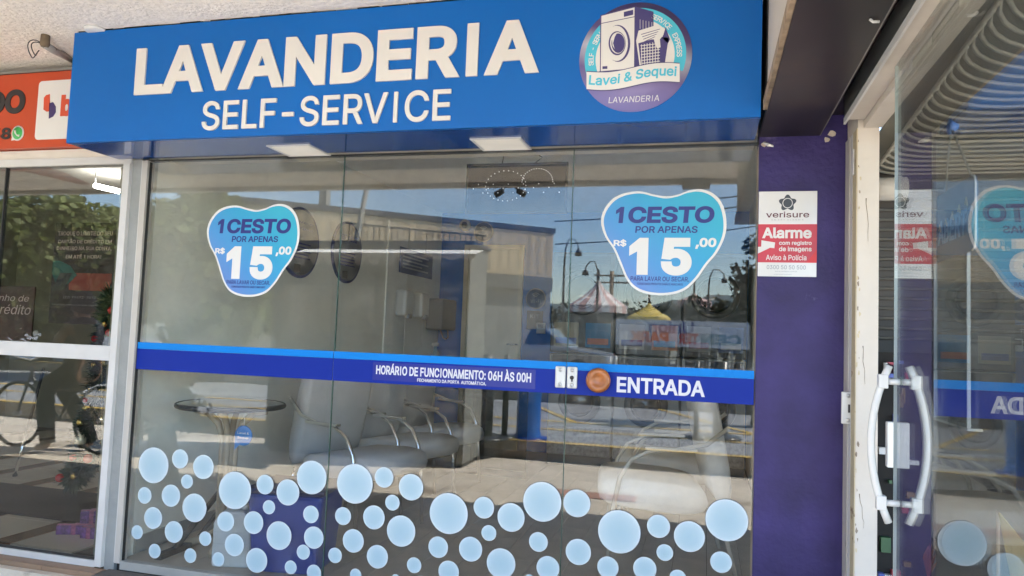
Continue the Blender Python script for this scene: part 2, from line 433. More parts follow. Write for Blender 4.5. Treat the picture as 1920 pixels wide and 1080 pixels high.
# ================================================================== LAUNDRY INTERIOR
int_l = mat('interior_wall_beige', (.84, .83, .76), rough=.75, var=.04, vscale=2)
int_w = mat('interior_wall_white', (.90, .90, .88), rough=.6, var=.03)
int_b = mat('interior_wall_blue', (.02, .17, .58), rough=.5, var=.05)
fl = mat('wood_look_floor', (.40, .35, .29), rough=.35, var=.15, vscale=5)
XL, XR, YB, CZ = -2.95, .42, 4.6, 2.62
struct(B(XL-.1, .12, -.02, XL, YB, CZ).build('side_wall', int_l))
struct(B(XL-.1, YB, -.02, XR+.1, YB+.1, CZ).build('back_wall', int_b))
struct(B(XR, .12, -.02, XR+.1, YB-.003, CZ).build('side_wall', int_w))
struct(B(XL-.1, .02, CZ, XR+.1, YB+.1, CZ+.1).build('ceiling', int_w))
fb = struct(B(XL-.003, .015, -.06, XR, YB, -.008).build('floor', mat('floor_base', (.03, .028, .025), rough=.8)))
# planks of the floor
pk = {}
for j in range(18):
    x = XL+.01+j*.186
    y = .02 - (j % 3)*.4
    while y < YB:
        y0 = max(y, .02); y1 = min(y+1.2, YB-.01); y += 1.2
        if y1-y0 < .05: continue
        d = (round(y1-y0, 2))
        if d not in pk:
            pk[d] = B(0, 0, 0, .183, y1-y0-.003, .008).build('plank', fl, fb); o = pk[d]
        else:
            o = pk[d].copy(); link(o, fb)
        o.location = (x, y0, -.008)
struct(MB().box(XL+.002, .13, 0.002, XL+.014, YB, .09).build('skirting', mat('skirting_grey', (.3, .3, .28), rough=.5)))
# white cladding panels at the back of the left wall
for i, y in enumerate((3.15, 3.63, 4.11)):
    o = B(XL+.003, y, .1, XL+.018, y+.47, 2.3).build('wall_panel', int_w); struct(o)

# round information signs on the left wall
def round_sign(px, py, r, label, txt):
    p = at(px, py, X=XL)
    t = thing('round_sign', label, 'sign', (XL, p.y, p.z), 0, 'round signs on the laundry wall')
    MB().lathe([(r, .004), (r, .02), (r-.012, .022)], n=40, axis='x').build('board', mat('round_sign_edge', (.02, .03, .14), rough=.4), t)
    MB().lathe([(r-.02, .020), (r-.02, .0235)], n=40, axis='x').build('face', mat('round_sign_face', (.20, .20, .21), rough=.4), t)
    w_ = mat('round_sign_ink', (.55, .56, .6), rough=.4)
    text_part('lettering', txt, (-.6*r, .35*r, .6*r, .62*r), .0245, print_navy, t, face='+x', bold=.01)
    m = MB()
    for k in range(5): m.box(.0245, -.6*r, -.05*r-k*.1*r, .0255, .5*r-.1*r*(k % 2), -.01*r-k*.1*r)
    m.build('ink_lines', print_navy, t)
    B(.0245, -.32*r, -.85*r, .0262, .0, -.62*r).build('pictogram', print_black, t)
round_sign(560, 455, .265, 'round dark blue rimmed sign half hidden behind the left price sticker', 'Lave e\nSeque')
round_sign(648, 473, .262, 'round blue rimmed instruction sign on the side wall behind the glass seam', 'Para Secar')

def placard(px0, py0, px1, py1, label, rows):
    a = at(px0, py0, X=XL+.02); b = at(px1, py1, X=XL+.02)
    z1, z0 = max(a.z, b.z), min(a.z, b.z)
    t = thing('wall_placard', label, 'sign', (XL+.02, a.y, z0), 0, 'blue placards on the side wall')
    B(0, 0, 0, .012, b.y-a.y, z1-z0).build('board', mat('placard_blue', (.012, .05, .20), rough=.4), t)
    m = MB(); h = (z1-z0)
    for k in range(rows): m.box(.012, .06, h*(.82-.7*k/rows), .014, (b.y-a.y)*(.85-.2*(k % 2)), h*(.82-.7*k/rows)-h*.06)
    m.build('ink_lines', mat('placard_ink', (.35, .42, .55), rough=.4), t)
placard(750, 462, 808, 524, 'large blue notice with white lines on the side wall', 5)
placard(830, 512, 862, 543, 'small dark blue notice next to the inner door', 2)

# soap and paper dispensers
for px, py, lab in ((748, 570, 'rounded white dispenser on the left of the wall pair'), (779, 574, 'rounded white dispenser on the right of the wall pair')):
    p = at(px, py, X=XL+.02)
    t = thing('wall_dispenser', lab, 'dispenser', (XL+.02, p.y, p.z-.12), 0, 'white dispensers on the side wall')
    B(0, -.11, 0, .12, .11, .26).build('body', plastic_white, t, bevel=.03); B(.10, -.04, -.02, .13, .04, .03).build('nozzle', print_grey, t, bevel=.005)
p = at(815, 590, X=XL+.02)
t = thing('wall_unit', 'grey box shaped unit on the wall beside the dispensers', 'wall unit', (XL+.02, p.y, p.z))
B(0, -.28, -.17, .2, .28, .17).build('body', mat('unit_grey', (.22, .22, .24), rough=.5), t, bevel=.02)
MB().tube([(.12, -.12, -.17), (.14, -.08, -.25), (.14, 0, -.27), (.14, .08, -.25), (.12, .12, -.17)], .008).build('hose', print_grey, t)
p = at(820, 655, X=XL+.02)
t = thing('spray_bottle', 'pale blue spray bottle standing on a shelf by the side wall', 'bottle', (XL+.11, p.y-.3, p.z-.18))
MB().lathe([(.045, 0), (.05, .02), (.05, .13), (.02, .18), (.016, .22)]).build('body', mat('bottle_blue', (.25, .45, .62), rough=.3), t)
B(-.04, -.012, .22, .03, .012, .255).build('nozzle', plastic_white, t)
t2 = thing('wall_shelf', 'small white shelf on the side wall under the wall unit', 'shelf', (XL+.02, p.y-.3, p.z-.2))
B(0, -.2, 0, .18, .2, .018).build('board', plastic_white, t2)
p = at(873, 423, Y=YB)
t = thing('dome_camera', 'small round security camera above the inner door frame', 'camera', (p.x, YB, p.z))
MB().lathe([(.065, 0), (.065, -.03), (.05, -.04)], axis='y').build('base', mat('beige_plastic', (.5, .45, .36)), t)
MB().lathe([(.04, -.035), (.03, -.06), (0, -.07)], axis='y').build('lens', print_black, t)

# inner door
a = at(874, 460, Y=YB); b = at(984, 460, Y=YB)
t = thing('inner_door', 'closed beige grey door in the blue back wall', 'door', ((a.x+b.x)/2, YB, 0))
W2 = (b.x-a.x)/2; HD = a.z
doorm = mat('door_beige', (.64, .61, .51), rough=.45, var=.03)
B(-W2+.05, -.03, 0.005, W2-.05, .0-.002, HD-.05).build('leaf', doorm, t)
fr = mat('door_frame_cream', (.70, .64, .50), rough=.5)
B(-W2, -.05, 0, -W2+.048, -.002, HD).build('frame', fr, t); B(W2-.048, -.05, 0, W2, -.002, HD).build('frame', fr, t)
B(-W2+.05, -.05, HD-.048, W2-.05, -.002, HD).build('lintel', fr, t)
hp = at(965, 646, Y=YB-.05)
h = MB().tube([(hp.x-t.location.x+.03, -.05, hp.z), (hp.x-t.location.x+.03, -.09, hp.z), (hp.x-t.location.x-.08, -.09, hp.z)], .011).build('handle', chrome, t)
B(hp.x-t.location.x+.01, -.04, hp.z-.12, hp.x-t.location.x+.05, -.032, hp.z+.05).build('plate', chrome, h)
B(-.31, -.034, .30, .05, -.032, .95).build('kick_panel', mat('door_panel', (.36, .36, .32)), t)

# small things on the blue wall
def bubble_sign(px, py, r, txt, label):
    p = at(px, py, Y=YB); t = thing('bubble_sign', label, 'sign', (p.x, YB-.002, p.z), 0, 'speech bubble signs on the back wall')
    MB().lathe([(r, 0), (r, -.008), (r-.008, -.01)], n=28, axis='y').build('board', mat('bubble_rim', (.20, .26, .38)), t)
    MB().lathe([(r-.012, -.009), (r-.012, -.011)], n=28, axis='y').build('face', mat('bubble_face', (.02, .07, .20)), t)
    text_part('lettering', txt, (-r*.5, -r*.45, r*.5, -r*.1), -.012, mat('placard_ink', (.35, .42, .55)), t)
    m = MB()
    for k in (1, 2, 3): m.tube([(k*.16*r*math.cos(R(q)), -.013, .05*r+k*.16*r*math.sin(R(q))) for q in (45, 67, 90, 112, 135)], .004, n=4)
    m.build('pictogram', mat('placard_ink', ()), t)
bubble_sign(1005, 560, .115, 'WI-FI', 'round blue wi-fi sign on the back wall right of the inner door')
bubble_sign(907, 435, .115, 'Sorria', 'round grey sign with a small face above the inner door')
p = at(1003, 600, Y=YB)
t = thing('notice', 'small black notice under the wi-fi sign', 'sign', (p.x, YB-.002, p.z))
B(-.09, -.01, -.1, .09, 0, .1).build('board', print_black, t); text_part('lettering', 'KIT', (-.05, .02, .05, .06), -.0105, print_white, t)
p = at(1012, 612, Y=YB)
t = thing('card_reader', 'small white keypad box beside the black notice', 'keypad', (p.x+.02, YB-.012, p.z-.02))
B(-.05, -.03, -.06, .05, 0, .06).build('body', plastic_white, t, bevel=.008); B(-.035, -.033, 0, .035, -.03, .045).build('screen', print_black, t)

# washers with dryers stacked on top
wf = mat('washer_grey', (.42, .42, .40), rough=.35, var=.03); wd = mat('washer_dark', (.05, .04, .035), rough=.25); wgl = mat('porthole_dark', (.05, .03, .02), rough=.08, coat=.5)
YW = 3.9
edges = [at(x, 758, Y=YW).x for x in (1025, 1148, 1275, 1400)]
poster_cols = [((.55, .50, .38), (.10, .15, .4)), ((.05, .25, .5), (.6, .2, .12)), ((.5, .48, .45), (.1, .08, .2)), ((.6, .25, .12), (.08, .3, .5)), ((.35, .35, .33), (.3, .1, .1)), ((.1, .15, .3), (.5, .5, .5))]
labs = ['stacked washer and dryer nearest the blue wall', 'middle stacked washer and dryer in the row', 'stacked washer and dryer nearest the purple pillar side']
for i in range(3):
    x0, x1 = edges[i]+.008, edges[i+1]-.008; cx = (x0+x1)/2; hw = (x1-x0)/2
    t = thing('laundry_machine', labs[i], 'washing machine', (cx, YW, 0), 0, 'stacked washers and dryers along the back')
    B(-hw, .02, .10, hw, .68, 1.09).build('washer_body', wf, t, bevel=.012)
    B(-hw, .02, 1.10, hw, .68, 2.10).build('dryer_body', mat('dryer_dark', (.10, .10, .095), rough=.3), t, bevel=.012)
    B(-hw, .05, 0, hw, .66, .098).build('plinth', mat('plinth_grey', (.16, .16, .16)), t)
    for z, r, nm in ((.63, .20, 'washer_door'), (1.70, .22, 'dryer_door')):
        d = MB().lathe([(r, .02), (r+.01, 0), (r, -.03), (r-.05, -.04), (r-.055, -.01)], c=(0, 0, z), n=32, axis='y').build(nm, mat('machine_door_grey', (.075, .075, .07), rough=.35), t)
        MB().lathe([(r-.05, -.02), (r-.09, -.045), (0, -.055)], c=(0, 0, z), n=32, axis='y').build('porthole', wgl, d)
    B(-hw+.03, .012, 1.0, hw-.03, .02, 1.08).build('control_panel', wd, t)
    for k in range(2):
        bx = -hw+.04+k*hw; c1, c2 = poster_cols[(i*2+k) % 6]
        o = B(bx, .006, 1.16, bx+hw-.07, .018, 1.40).build('instruction_sheet', mat('sheet%d' % ((i*2+k) % 6), c1, rough=.4), t)
        B(bx+.02, .004, 1.19, bx+hw-.09, .0055, 1.25).build('printed_block', mat('sheetb%d' % ((i*2+k) % 6), c2, rough=.4), o)
    B(-hw+.05, .012, 1.98, hw-.05, .02, 2.06).build('display', mat('display_grey', (.05, .05, .05)), t)
    # decorated strip with round logo near the floor
    B(-hw+.01, .008, .11, hw-.01, .018, .38).build('patterned_strip', mat('pattern_tile', (.34, .34, .34), var=.35, vscale=28), t)

# LED sign hanging behind the glass
a = at(876, 308, Y=.9); b = at(1062, 400, Y=.9)
t = thing('led_sign', 'dark hanging panel with small white led dots behind the glass', 'led sign', ((a.x+b.x)/2, .9, b.z))
W2 = (b.x-a.x)/2; H = a.z-b.z
B(-W2, 0, 0, W2, .02, H).build('panel', mat('led_panel', (.012, .012, .014), rough=.25), t)
for f_ in ((-W2, 0, W2, .012), (-W2, H-.012, W2, H)): B(f_[0], -.006, f_[1], f_[2], -.001, f_[3]).build('frame', print_black, t)
for s in (-1, 1): B(s*W2-s*.012, -.006, .0125, s*W2, -.001, H-.0125).build('frame', print_black, t)
ledm = mat('led_white', (.9, .95, 1), emis=.09)
dots = []
for k in range(26):
    q = 2*math.pi*k/26; dots.append((.40*W2*math.cos(q)-.2*W2, H*.55+.30*H*math.sin(q)))
for k in range(20):
    q = math.pi*k/19; dots.append((.30*W2*math.cos(q)+.42*W2, H*.62+.26*H*math.sin(q)))
for k in range(18): dots.append((-.85*W2+k*.1*W2, H*.5+.03*math.sin(k*2.1)))
led0 = MB().lathe([(.0024, 0), (.0024, -.004), (0, -.005)], n=6, axis='y').build('led', ledm, t)
led0.location = (dots[0][0], -.001, dots[0][1])
for d in dots[1:]:
    c = led0.copy(); link(c, t); c.location = (d[0], -.001, d[1])
MB().tube([(-.3*W2, .01, H), (-.1*W2, .01, CZ-b.z)], .003, n=5).build('wire', print_black, t)
MB().tube([(.35*W2, .01, H+.0), (.5*W2, .0, H+.03), (.2*W2, .01, H+.09), (.25*W2, .01, CZ-b.z)], .004, n=5).build('wire', print_black, t)

# ---- round table
def table():
    top = Vector((-2.595, .41, .74))
    t = thing('round_table', 'round table with a dark rimmed top on a branching pedestal', 'table', (top.x, top.y, 0)); t.scale = (.80, .80, 1.075)
    MB().lathe([(0, .722), (.33, .722), (.36, .73), (.365, .74), (.36, .748), (.33, .75), (0, .75)], n=44).build('tabletop', mat('table_top_grey', (.16, .17, .19), rough=.15, coat=.4), t)
    MB().tube([(.362*math.cos(R(a)), .362*math.sin(R(a)), .738) for a in range(0, 360, 10)], .012, closed=True).build('rim', rubber, t)
    lm = mat('table_leg_wood', (.36, .30, .22), rough=.5)
    for a in range(4):
        c, s = math.cos(R(a*90+20)), math.sin(R(a*90+20))
        MB().tube([(c*.25, s*.25, .715), (c*.16, s*.16, .70), (c*.08, s*.08, .64), (c*.045, s*.045, .55), (c*.04, s*.04, .1), (c*.12, s*.12, .05), (c*.26, s*.26, .018)], .022).build('leg', lm, t)
    MB().lathe([(.045, .1), (.045, .55)], n=12).build('column', lm, t)
    g = thing('round_tag', 'small blue speech bubble tag hanging under the table edge', 'tag', (top.x+.20, top.y-.16, .655))
    MB().lathe([(0, -.003), (.052, -.003), (.055, 0), (.052, .003), (0, .003)], n=24, axis='y').build('disc', mat('tag_blue', (.02, .16, .45), rough=.4), g)
    MB().add([(-.05, -.002, -.02), (-.02, -.002, -.05), (-.05, -.002, -.08)], [(0, 1, 2)]).build('tip', mat('tag_blue', ()), g)
    text_part('lettering', 'Lavei &\nSequei', (-.035, -.02, .035, .02), -.0035, print_white, g)
    MB().tube([(0, 0, .05), (0, 0, .12)], .002, n=4).build('string', print_white, g)
table()

# ---- armchairs
def armchair(label, loc, rz, fabric, group, tube_m):
    """faces local -Y; seat front at y=-.55"""
    t = thing('armchair', label, 'armchair', loc, rz, group)
    m = MB(); n = 12; prof = []
    def cushion(cx, L, wid, th, a, base):
        v = []; f = []; N = 14
        for i in range(N):
            q = 2*math.pi*i/N; px = (L/2)*(abs(math.cos(q))**.55)*math.copysign(1, math.cos(q)); pz = (th/2)*(abs(math.sin(q))**.7)*math.copysign(1, math.sin(q))
            for j, sx in enumerate((-1, -.92, .92, 1)):
                k = .82 if abs(sx) == 1 else 1
                y = px*k; z = pz*k
                v.append((sx*wid/2, base[0]+y*math.cos(a)-z*math.sin(a), base[1]+y*math.sin(a)+z*math.cos(a)))
        for i in range(N):
            for j in range(3): f.append((i*4+j, i*4+j+1, ((i+1) % N)*4+j+1, ((i+1) % N)*4+j))
        f.append(tuple(i*4 for i in range(N))); f.append(tuple(i*4+3 for i in reversed(range(N))))
        return v, f
    v, f = cushion(0, .60, .56, .17, R(-4), (-.28, .40)); MB().add(v, f, True).build('seat', fabric, t)
    v, f = cushion(0, .66, .56, .12, R(101), (.045, .70)); MB().add(v, f, True).build('backrest', fabric, t)
    for s in (-1, 1):
        x = s*.30
        MB().tube([(x, .12, .80), (x, .0, .70), (x, -.15, .665), (x, -.30, .65), (x, -.40, .60), (x, -.46, .50), (x, -.49, .35), (x, -.52, .0)], .0125).build('arm', tube_m, t)
        MB().tube([(x*.95, .05, .36), (x*.95, .12, .18), (x*.95, .17, 0)], .0125).build('leg', tube_m, t)
        B(x-.02, -.33, .655, x+.02, -.05, .675).build('arm_pad', tube_m, t, bevel=.006)
    MB().tube([(-.3, -.46, .33), (.3, -.46, .33)], .01).build('stretcher', tube_m, t)
    return t
grey_fab = mat('grey_leatherette', (.50, .50, .52), rough=.45, var=.06, bump=.15, bscale=25)
white_fab = mat('white_leatherette', (.82, .80, .75), rough=.4, var=.05, bump=.15, bscale=25)
armchair('grey armchair nearest the street, beside the round table', (-2.35, 1.20, 0), R(72), grey_fab, 'grey armchairs along the side wall', chrome)
armchair('middle grey armchair of the three along the side wall', (-2.38, 1.92, 0), R(72), grey_fab, 'grey armchairs along the side wall', chrome)
armchair('grey armchair farthest from the street, next to the glass partition', (-2.40, 2.62, 0), R(72), grey_fab, 'grey armchairs along the side wall', chrome)
armchair('cream white armchair with thin bent arms just inside the entrance door', (-.02, 1.20, 0), R(-82), white_fab, 'cream chairs behind the entrance', mat('cream_tube', (.6, .56, .48), rough=.25))
armchair('cream white armchair behind the first one on the entrance side', (-.0, 2.0, 0), R(-86), white_fab, 'cream chairs behind the entrance', mat('cream_tube', ()))
# glass partition & grey cabinet behind the chairs
t = thing('glass_partition', 'low dark green glass panel standing behind the grey armchairs', 'glass panel', (-1.75, 3.1, 0))
MB().box(-.4, 0, .06, .25, .008, 1.0).build('pane', glass_mat('partition_glass', tint=(.45, .52, .50), ior=1.5), t)
B(-.4, -.01, 0, .25, .018, .058).build('rail', dark_metal, t)
t = thing('folding_counter', 'dark counter with stacked cleaning gear behind the armchairs', 'counter', (-2.45, 3.7, 0))
B(-.35, -.2, .86, .35, .2, .90).build('top', dark_metal, t)
for sx in (-.32, .30): B(sx, -.18, 0, sx+.03, .18, .858).build('side_panel', mat('counter_grey', (.18, .18, .19)), t)

# jerrycan
t = thing('jerrycan', 'translucent white plastic jerrycan on the floor left of the navy bin', 'jerrycan', (-2.36, .19, 0), R(14))
jm = mat('jerrycan_plastic', (.50, .54, .56), rough=.35, var=.06, vscale=9)
MB().add([(x*sx, y, z) for z, sx in ((0, .94), (.02, 1), (.22, 1), (.27, .72), (.285, .55)) for x, y in ((-.10, -.07), (.10, -.07), (.10, .07), (-.10, .07))],
         [(i*4+j, i*4+(j+1) % 4, (i+1)*4+(j+1) % 4, (i+1)*4+j) for i in range(4) for j in range(4)]+[(3, 2, 1, 0), (16, 17, 18, 19)]).build('body', jm, t, bevel=.012)
MB().lathe([(.02, .285), (.02, .31)], c=(.04, 0, 0), n=12).build('cap', plastic_white, t)
MB().tube([(-.05, 0, .28), (-.05, 0, .315), (.01, 0, .315), (.01, 0, .28)], .01).build('handle', jm, t)
for k in range(3): B(-.09, -.0725, .05+k*.06, .09, -.0705, .06+k*.06).build('rib', jm, t)
# navy bin
t = thing('storage_bin', 'navy blue plastic bin standing behind the bubbles at the glass', 'bin', (-2.06, .27, 0), R(8))
navy = mat('navy_plastic', (.008, .04, .27), rough=.35, var=.04)
MB().add([(-.17, -.14, 0), (.17, -.14, 0), (.17, .14, 0), (-.17, .14, 0), (-.20, -.17, .40), (.20, -.17, .40), (.20, .17, .40), (-.20, .17, .40)],
         [(3, 2, 1, 0), (0, 1, 5, 4), (1, 2, 6, 5), (2, 3, 7, 6), (3, 0, 4, 7), (4, 5, 6, 7)]).build('body', navy, t, bevel=.02)
B(-.21, -.18, .402, .21, .18, .43).build('lid', mat('navy_lid', (.01, .018, .09), rough=.4), t, bevel=.01)
# squeegee stick
a = at(325, 1038, Z=0.0); 
t = thing('push_broom', 'black broom leaning across the floor beside the jerrycan', 'broom', (a.x, a.y, 0))
e = at(425, 905, Y=.62)
MB().tube([(0, 0, .018), tuple(e-Vector((a.x, a.y, 0)))], .016).build('handle', rubber, t)
q = (e-Vector((a.x, a.y, 0)))*.3
MB().tube([(q.x+.02, q.y+.02, .03), tuple(e-Vector((a.x-.06, a.y-.05, 0)))], .012).build('second_handle', rubber, t)
MB().box(-.02, -.12, 0, .02, .12, .03).build('head', rubber, t)
# ================================================================== STOREFRONT GLASS
seam = [-2.892, -1.744, -.593, .205]
GT = 2.105
panes = []
plabels = ['fixed glass panel nearest the grey post, carrying the left price sticker', 'middle fixed glass panel with the opening hours on its blue band', 'glass entrance door with ENTRADA on its band and a wooden knob']
for i in range(3):
    t = thing('glass_door' if i == 2 else 'glass_panel', plabels[i], 'glass door' if i == 2 else 'glass panel', (seam[i], 0, 0), 0, None)
    W = seam[i+1]-seam[i]-.004
    B(.002, -.004, .012, W, .004, GT).build('pane', GL, t)
    em = mat('glass_edge', (.04, .09, .075), rough=.2)
    if i: B(-.002, -.0045, .012, .0015, .0045, GT).build('edge', em, t)
    B(0, -.0072, 1.106, W+.001, -.0046, 1.140).build('cyan_stripe', band_light, t)
    B(0, -.0072, .998, W+.001, -.0046, 1.1055).build('blue_band', band_dark, t)
    panes.append(t)
YD = -.0048
# opening hours text
def wr(pane, x0, y0, x1, y1):
    a = at(x0, y1, Y=YD); b = at(x1, y0, Y=YD); return (a.x-pane.location.x, a.z, b.x-pane.location.x, b.z)
t = panes[1]
a = at(700, 700, Y=0); b = at(1005, 700, Y=0)
B(a.x-t.location.x, -.0082, 1.012, b.x-t.location.x, -.0073, 1.098).build('hours_label', print_blue, t)
x0 = at(707, 690, Y=0).x-t.location.x; x1 = at(997, 700, Y=0).x-t.location.x
text_part('lettering', 'HORÁRIO DE FUNCIONAMENTO: 06H ÀS 00H', (x0, 1.040, x1, 1.094), -.0083, letter_edge, t, bold=.035, split=True)
x0 = at(784, 704, Y=0).x-t.location.x; x1 = at(913, 708, Y=0).x-t.location.x
text_part('lettering', 'FECHAMENTO DA PORTA  AUTOMÁTICA.', (x0, 1.016, x1, 1.035), -.0083, letter_edge, t, bold=.03)
t = panes[2]
x0 = at(1157, 718, Y=0).x-t.location.x; x1 = at(1322, 724, Y=0).x-t.location.x
z0 = at(1157, 735, Y=0).z; z1 = at(1157, 706, Y=0).z
letters('ENTRADA', (x0, z0, x1, z1), -.0073, letter_edge, t, .0012, bold=.035)
# knob
kx = at(1122, 713, Y=-.04)
kb = MB().lathe([(0, 0), (.03, 0), (.034, -.02), (.052, -.028), (.054, -.04), (.046, -.05), (.030, -.052), (.026, -.047), (0, -.047)], c=(0, 0, 0), n=36, axis='y').build('knob', wood_knob, t)
kb.location = (kx.x-t.location.x, -.008, kx.z)
# lock plates either side of the seam
lm = mat('lock_plate_white', (.66, .66, .64), rough=.3, metal=.2)
lx = at(1061, 707, Y=0); lz = lx.z
def plate(parent, xa, xb, nm, keyhole):
    o = B(xa-parent.location.x, -.020, lz-.048, xb-parent.location.x, -.0075, lz+.048).build(nm, lm, parent, bevel=.007)
    for dz in (-.032, .032):
        s = MB().lathe([(.0085, 0), (.0085, -.003), (0, -.004)], n=12, axis='y').build('screw', steel, o); s.location = ((xa+xb)/2-parent.location.x, -.020, lz+dz)
    if keyhole:
        s = MB().lathe([(.009, 0), (.009, -.004), (0, -.005)], n=14, axis='y').build('keyhole', print_black, o); s.location = ((xa+xb)/2-parent.location.x, -.020, lz+.0)
        B((xa+xb)/2-.002-parent.location.x, -.0245, lz-.018, (xa+xb)/2+.004-parent.location.x, -.020, lz-.008).build('key_slot', print_black, o)
plate(panes[1], seam[2]-.050, seam[2]-.003, 'lock_plate', False)
plate(panes[2], seam[2]+.003, seam[2]+.050, 'lock_plate', True)
# price stickers
SO = [(331, 440), (345, 380), (390, 325), (450, 298), (520, 290), (590, 305), (650, 315), (710, 305), (760, 287), (820, 280), (880, 300), (925, 350), (945, 430), (938, 510), (900, 590), (850, 650), (800, 720), (740, 775), (660, 798), (570, 795), (500, 770), (455, 720), (425, 650), (390, 570), (350, 510)]
def S2W(x, y): p = at(1000+x*.3797, 250+y*.3797, Y=YD); return (p.x, p.z)
SW = [S2W(*p) for p in SO]; cxs = (min(p[0] for p in SW)+max(p[0] for p in SW))/2; czs = (min(p[1] for p in SW)+max(p[1] for p in SW))/2
def price_sticker(pane, px0, px1, py0, py1):
    a = at(px0, (py0+py1)/2, Y=YD); b = at(px1, (py0+py1)/2, Y=YD); m_ = (px0+px1)/2
    zt = at(m_, py0, Y=YD).z; zb = at(m_, py1, Y=YD).z; cx, cz = (a.x+b.x)/2, (zt+zb)/2
    wx = max(p[0] for p in SW)-min(p[0] for p in SW); wz = max(p[1] for p in SW)-min(p[1] for p in SW)
    sx, sz = (b.x-a.x)/wx, (zt-zb)/wz
    out = smooth_outline([((p[0]-cxs)*sx, (p[1]-czs)*sz) for p in SW])
    st = MB().poly(out, -.0012, 0).build('price_sticker', print_white, pane); st.location = (cx-pane.location.x, YD, cz)
    inn = [(p[0]*.955, p[1]*.955) for p in out]
    MB().poly(inn, -.0024, -.0013).build('printed_field', sticker_mat, st)
    def rc(x0, y0, x1, y1):
        A = S2W(x0, y1); Bq = S2W(x1, y0); return ((A[0]-cxs)*sx, (A[1]-czs)*sz, (Bq[0]-cxs)*sx, (Bq[1]-czs)*sz)
    K = dict(depth=.0006)
    letters('1CESTO', rc(402, 362, 888, 447), -.0026, print_navy, st, .0006, bold=.05, shear=.12)
    text_part('lettering', 'POR APENAS', rc(498, 460, 805, 494), -.0026, print_navy, st, bold=.03, shear=.12, **K, split=True)
    letters('R$', rc(392, 525, 456, 562), -.0026, print_white, st, .0006, bold=.04)
    text_part('lettering', '1', rc(466, 518, 564, 698), -.0026, print_white, st, bold=.064, **K)
    text_part('lettering', '5', rc(622, 518, 778, 702), -.0026, print_white, st, bold=.064, **K)
    letters(',00', rc(792, 518, 897, 572), -.0026, print_white, st, .0006, bold=.055, shear=.1)
    text_part('lettering', 'PARA LAVAR OU SECAR.', rc(475, 710, 762, 728), -.0026, print_navy, st, bold=.02, shear=.1, **K)
    text_part('lettering', 'FORNECEMOS PRODUTOS SABÃO E AMACIANTE', rc(508, 738, 732, 748), -.0026, print_navy, st, bold=.01, **K)
price_sticker(panes[2], 1126, 1361, 356, 553)
price_sticker(panes[0], 386, 560, 383, 556)
# bubbles
A_ = [(118,570,84),(240,541,45),(347,578,57),(272,645,33),(77,709,39),(198,710,52),(306,766,67),(116,813,51),(42,878,33),(211,877,51),(123,965,34),(287,986,34),(492,686,88),(450,829,47),(356,908,34),(490,937,53),(416,1003,34),(631,659,46),(736,695,61),(649,763,33),(578,834,53),(695,894,67),(592,1008,58),(749,1040,32),(807,970,35),(866,628,79),(842,796,41),(888,907,52),(953,985,36),(990,804,42),(856,1065,38),(1048,1075,30)]
B_ = [(62,655,93),(197,626,48),(321,671,62),(235,742,37),(150,810,56),(275,873,73),(55,918,55),(166,991,55),(335,1030,37),(494,792,96),(446,947,50),(595,956,58),(494,1060,52),(656,765,51),(781,810,67),(679,882,37),(735,1022,71),(907,923,46),(935,739,93),(968,1045,56),(250,1095,24),(865,1095,24)]
C_ = [(198,745,65),(207,969,61),(395,876,101),(343,1040,51),(576,851,54),(718,898,72),(605,972,39),(513,1046,55),(890,823,98),(864,1016,50),(665,1090,40)]
bm0 = MB().lathe([(0, -1), (.97, -1), (1.0, 0)], n=36, axis='y')
me_src = None
def bubble(x, y, r):
    global me_src
    p = at(x, y, Y=YD); zt = at(x, y-r, Y=YD).z; rad = zt-p.z
    i = 0 if p.x < seam[1] else 1 if p.x < seam[2] else 2
    lo, hi = seam[i]+.003, seam[i+1]-.003
    if i > 0 and p.x-rad < lo and p.x-rad > lo-.02: p.x = lo+rad
    if p.x+rad > hi: p.x = hi-rad
    if me_src is None:
        o = bm0.build('bubble_decal', bubble_mat, panes[i]); me_src = o.data
    else:
        o = bpy.data.objects.new('bubble_decal', me_src); link(o, panes[i])
    o.location = (p.x-panes[i].location.x, YD, p.z); o.scale = (rad, .0012, rad)
for (L_, ox) in ((A_, 240), (B_, 640), (C_, 1000)):
    for x, y, r in L_: bubble(ox+x*.4074, 640+y*.4074, r*.4074)
# below the frame of the photograph the bubbles go on to the foot of the glass
for x, y, r in ((700, 1100, 20), (790, 1105, 26), (900, 1110, 18), (985, 1108, 24), (1120, 1120, 30), (1220, 1115, 20), (1310, 1125, 26), (1370, 1110, 16), (640, 1098, 12)): bubble(x, y, r)

# rails and frame of the storefront
t = thing('storefront_frame', 'cream aluminium channel framing the laundry glass', 'frame', (0, 0, 0))
B(-2.926, -.022, -.0, -2.893, .03, 2.107).build('side_channel', alu_cream, t)
B(-2.9385, -.012, -.0, -2.9265, .03, 2.107).build('side_trim', white_alu, t)
B(-2.8925, -.008, .0125, -2.888, .008, 2.1).build('rubber_seal', rubber, t)
B(-2.892, -.02, -.03, .205, .02, .0115).build('bottom_rail', mat('bottom_rail', (.42, .42, .40), rough=.4, metal=.3), t)
B(-2.9385, .006, 2.106, .205, .03, 2.116).build('top_rail', dark_metal, t)
t = tag(B(-3.0, -.008, -.14, -2.94, .06, 2.117).build('grey_post', grey_pillar), 'scuffed grey painted post between the two shopfronts', 'post')
t = thing('door_threshold', 'brown tile threshold along the foot of the left shopfront', 'threshold', (0, 0, 0))
tt = mat('brown_tile', (.26, .17, .11), rough=.5, var=.15)
for k in range(6): B(-5.0+k*.34, -.10, -.06, -5.0+k*.34+.336, -.031, -.035).build('tile', tt, t)
struct(B(-16, -.138, -.139, -2.955, -.002, -.062).build('step', conc))
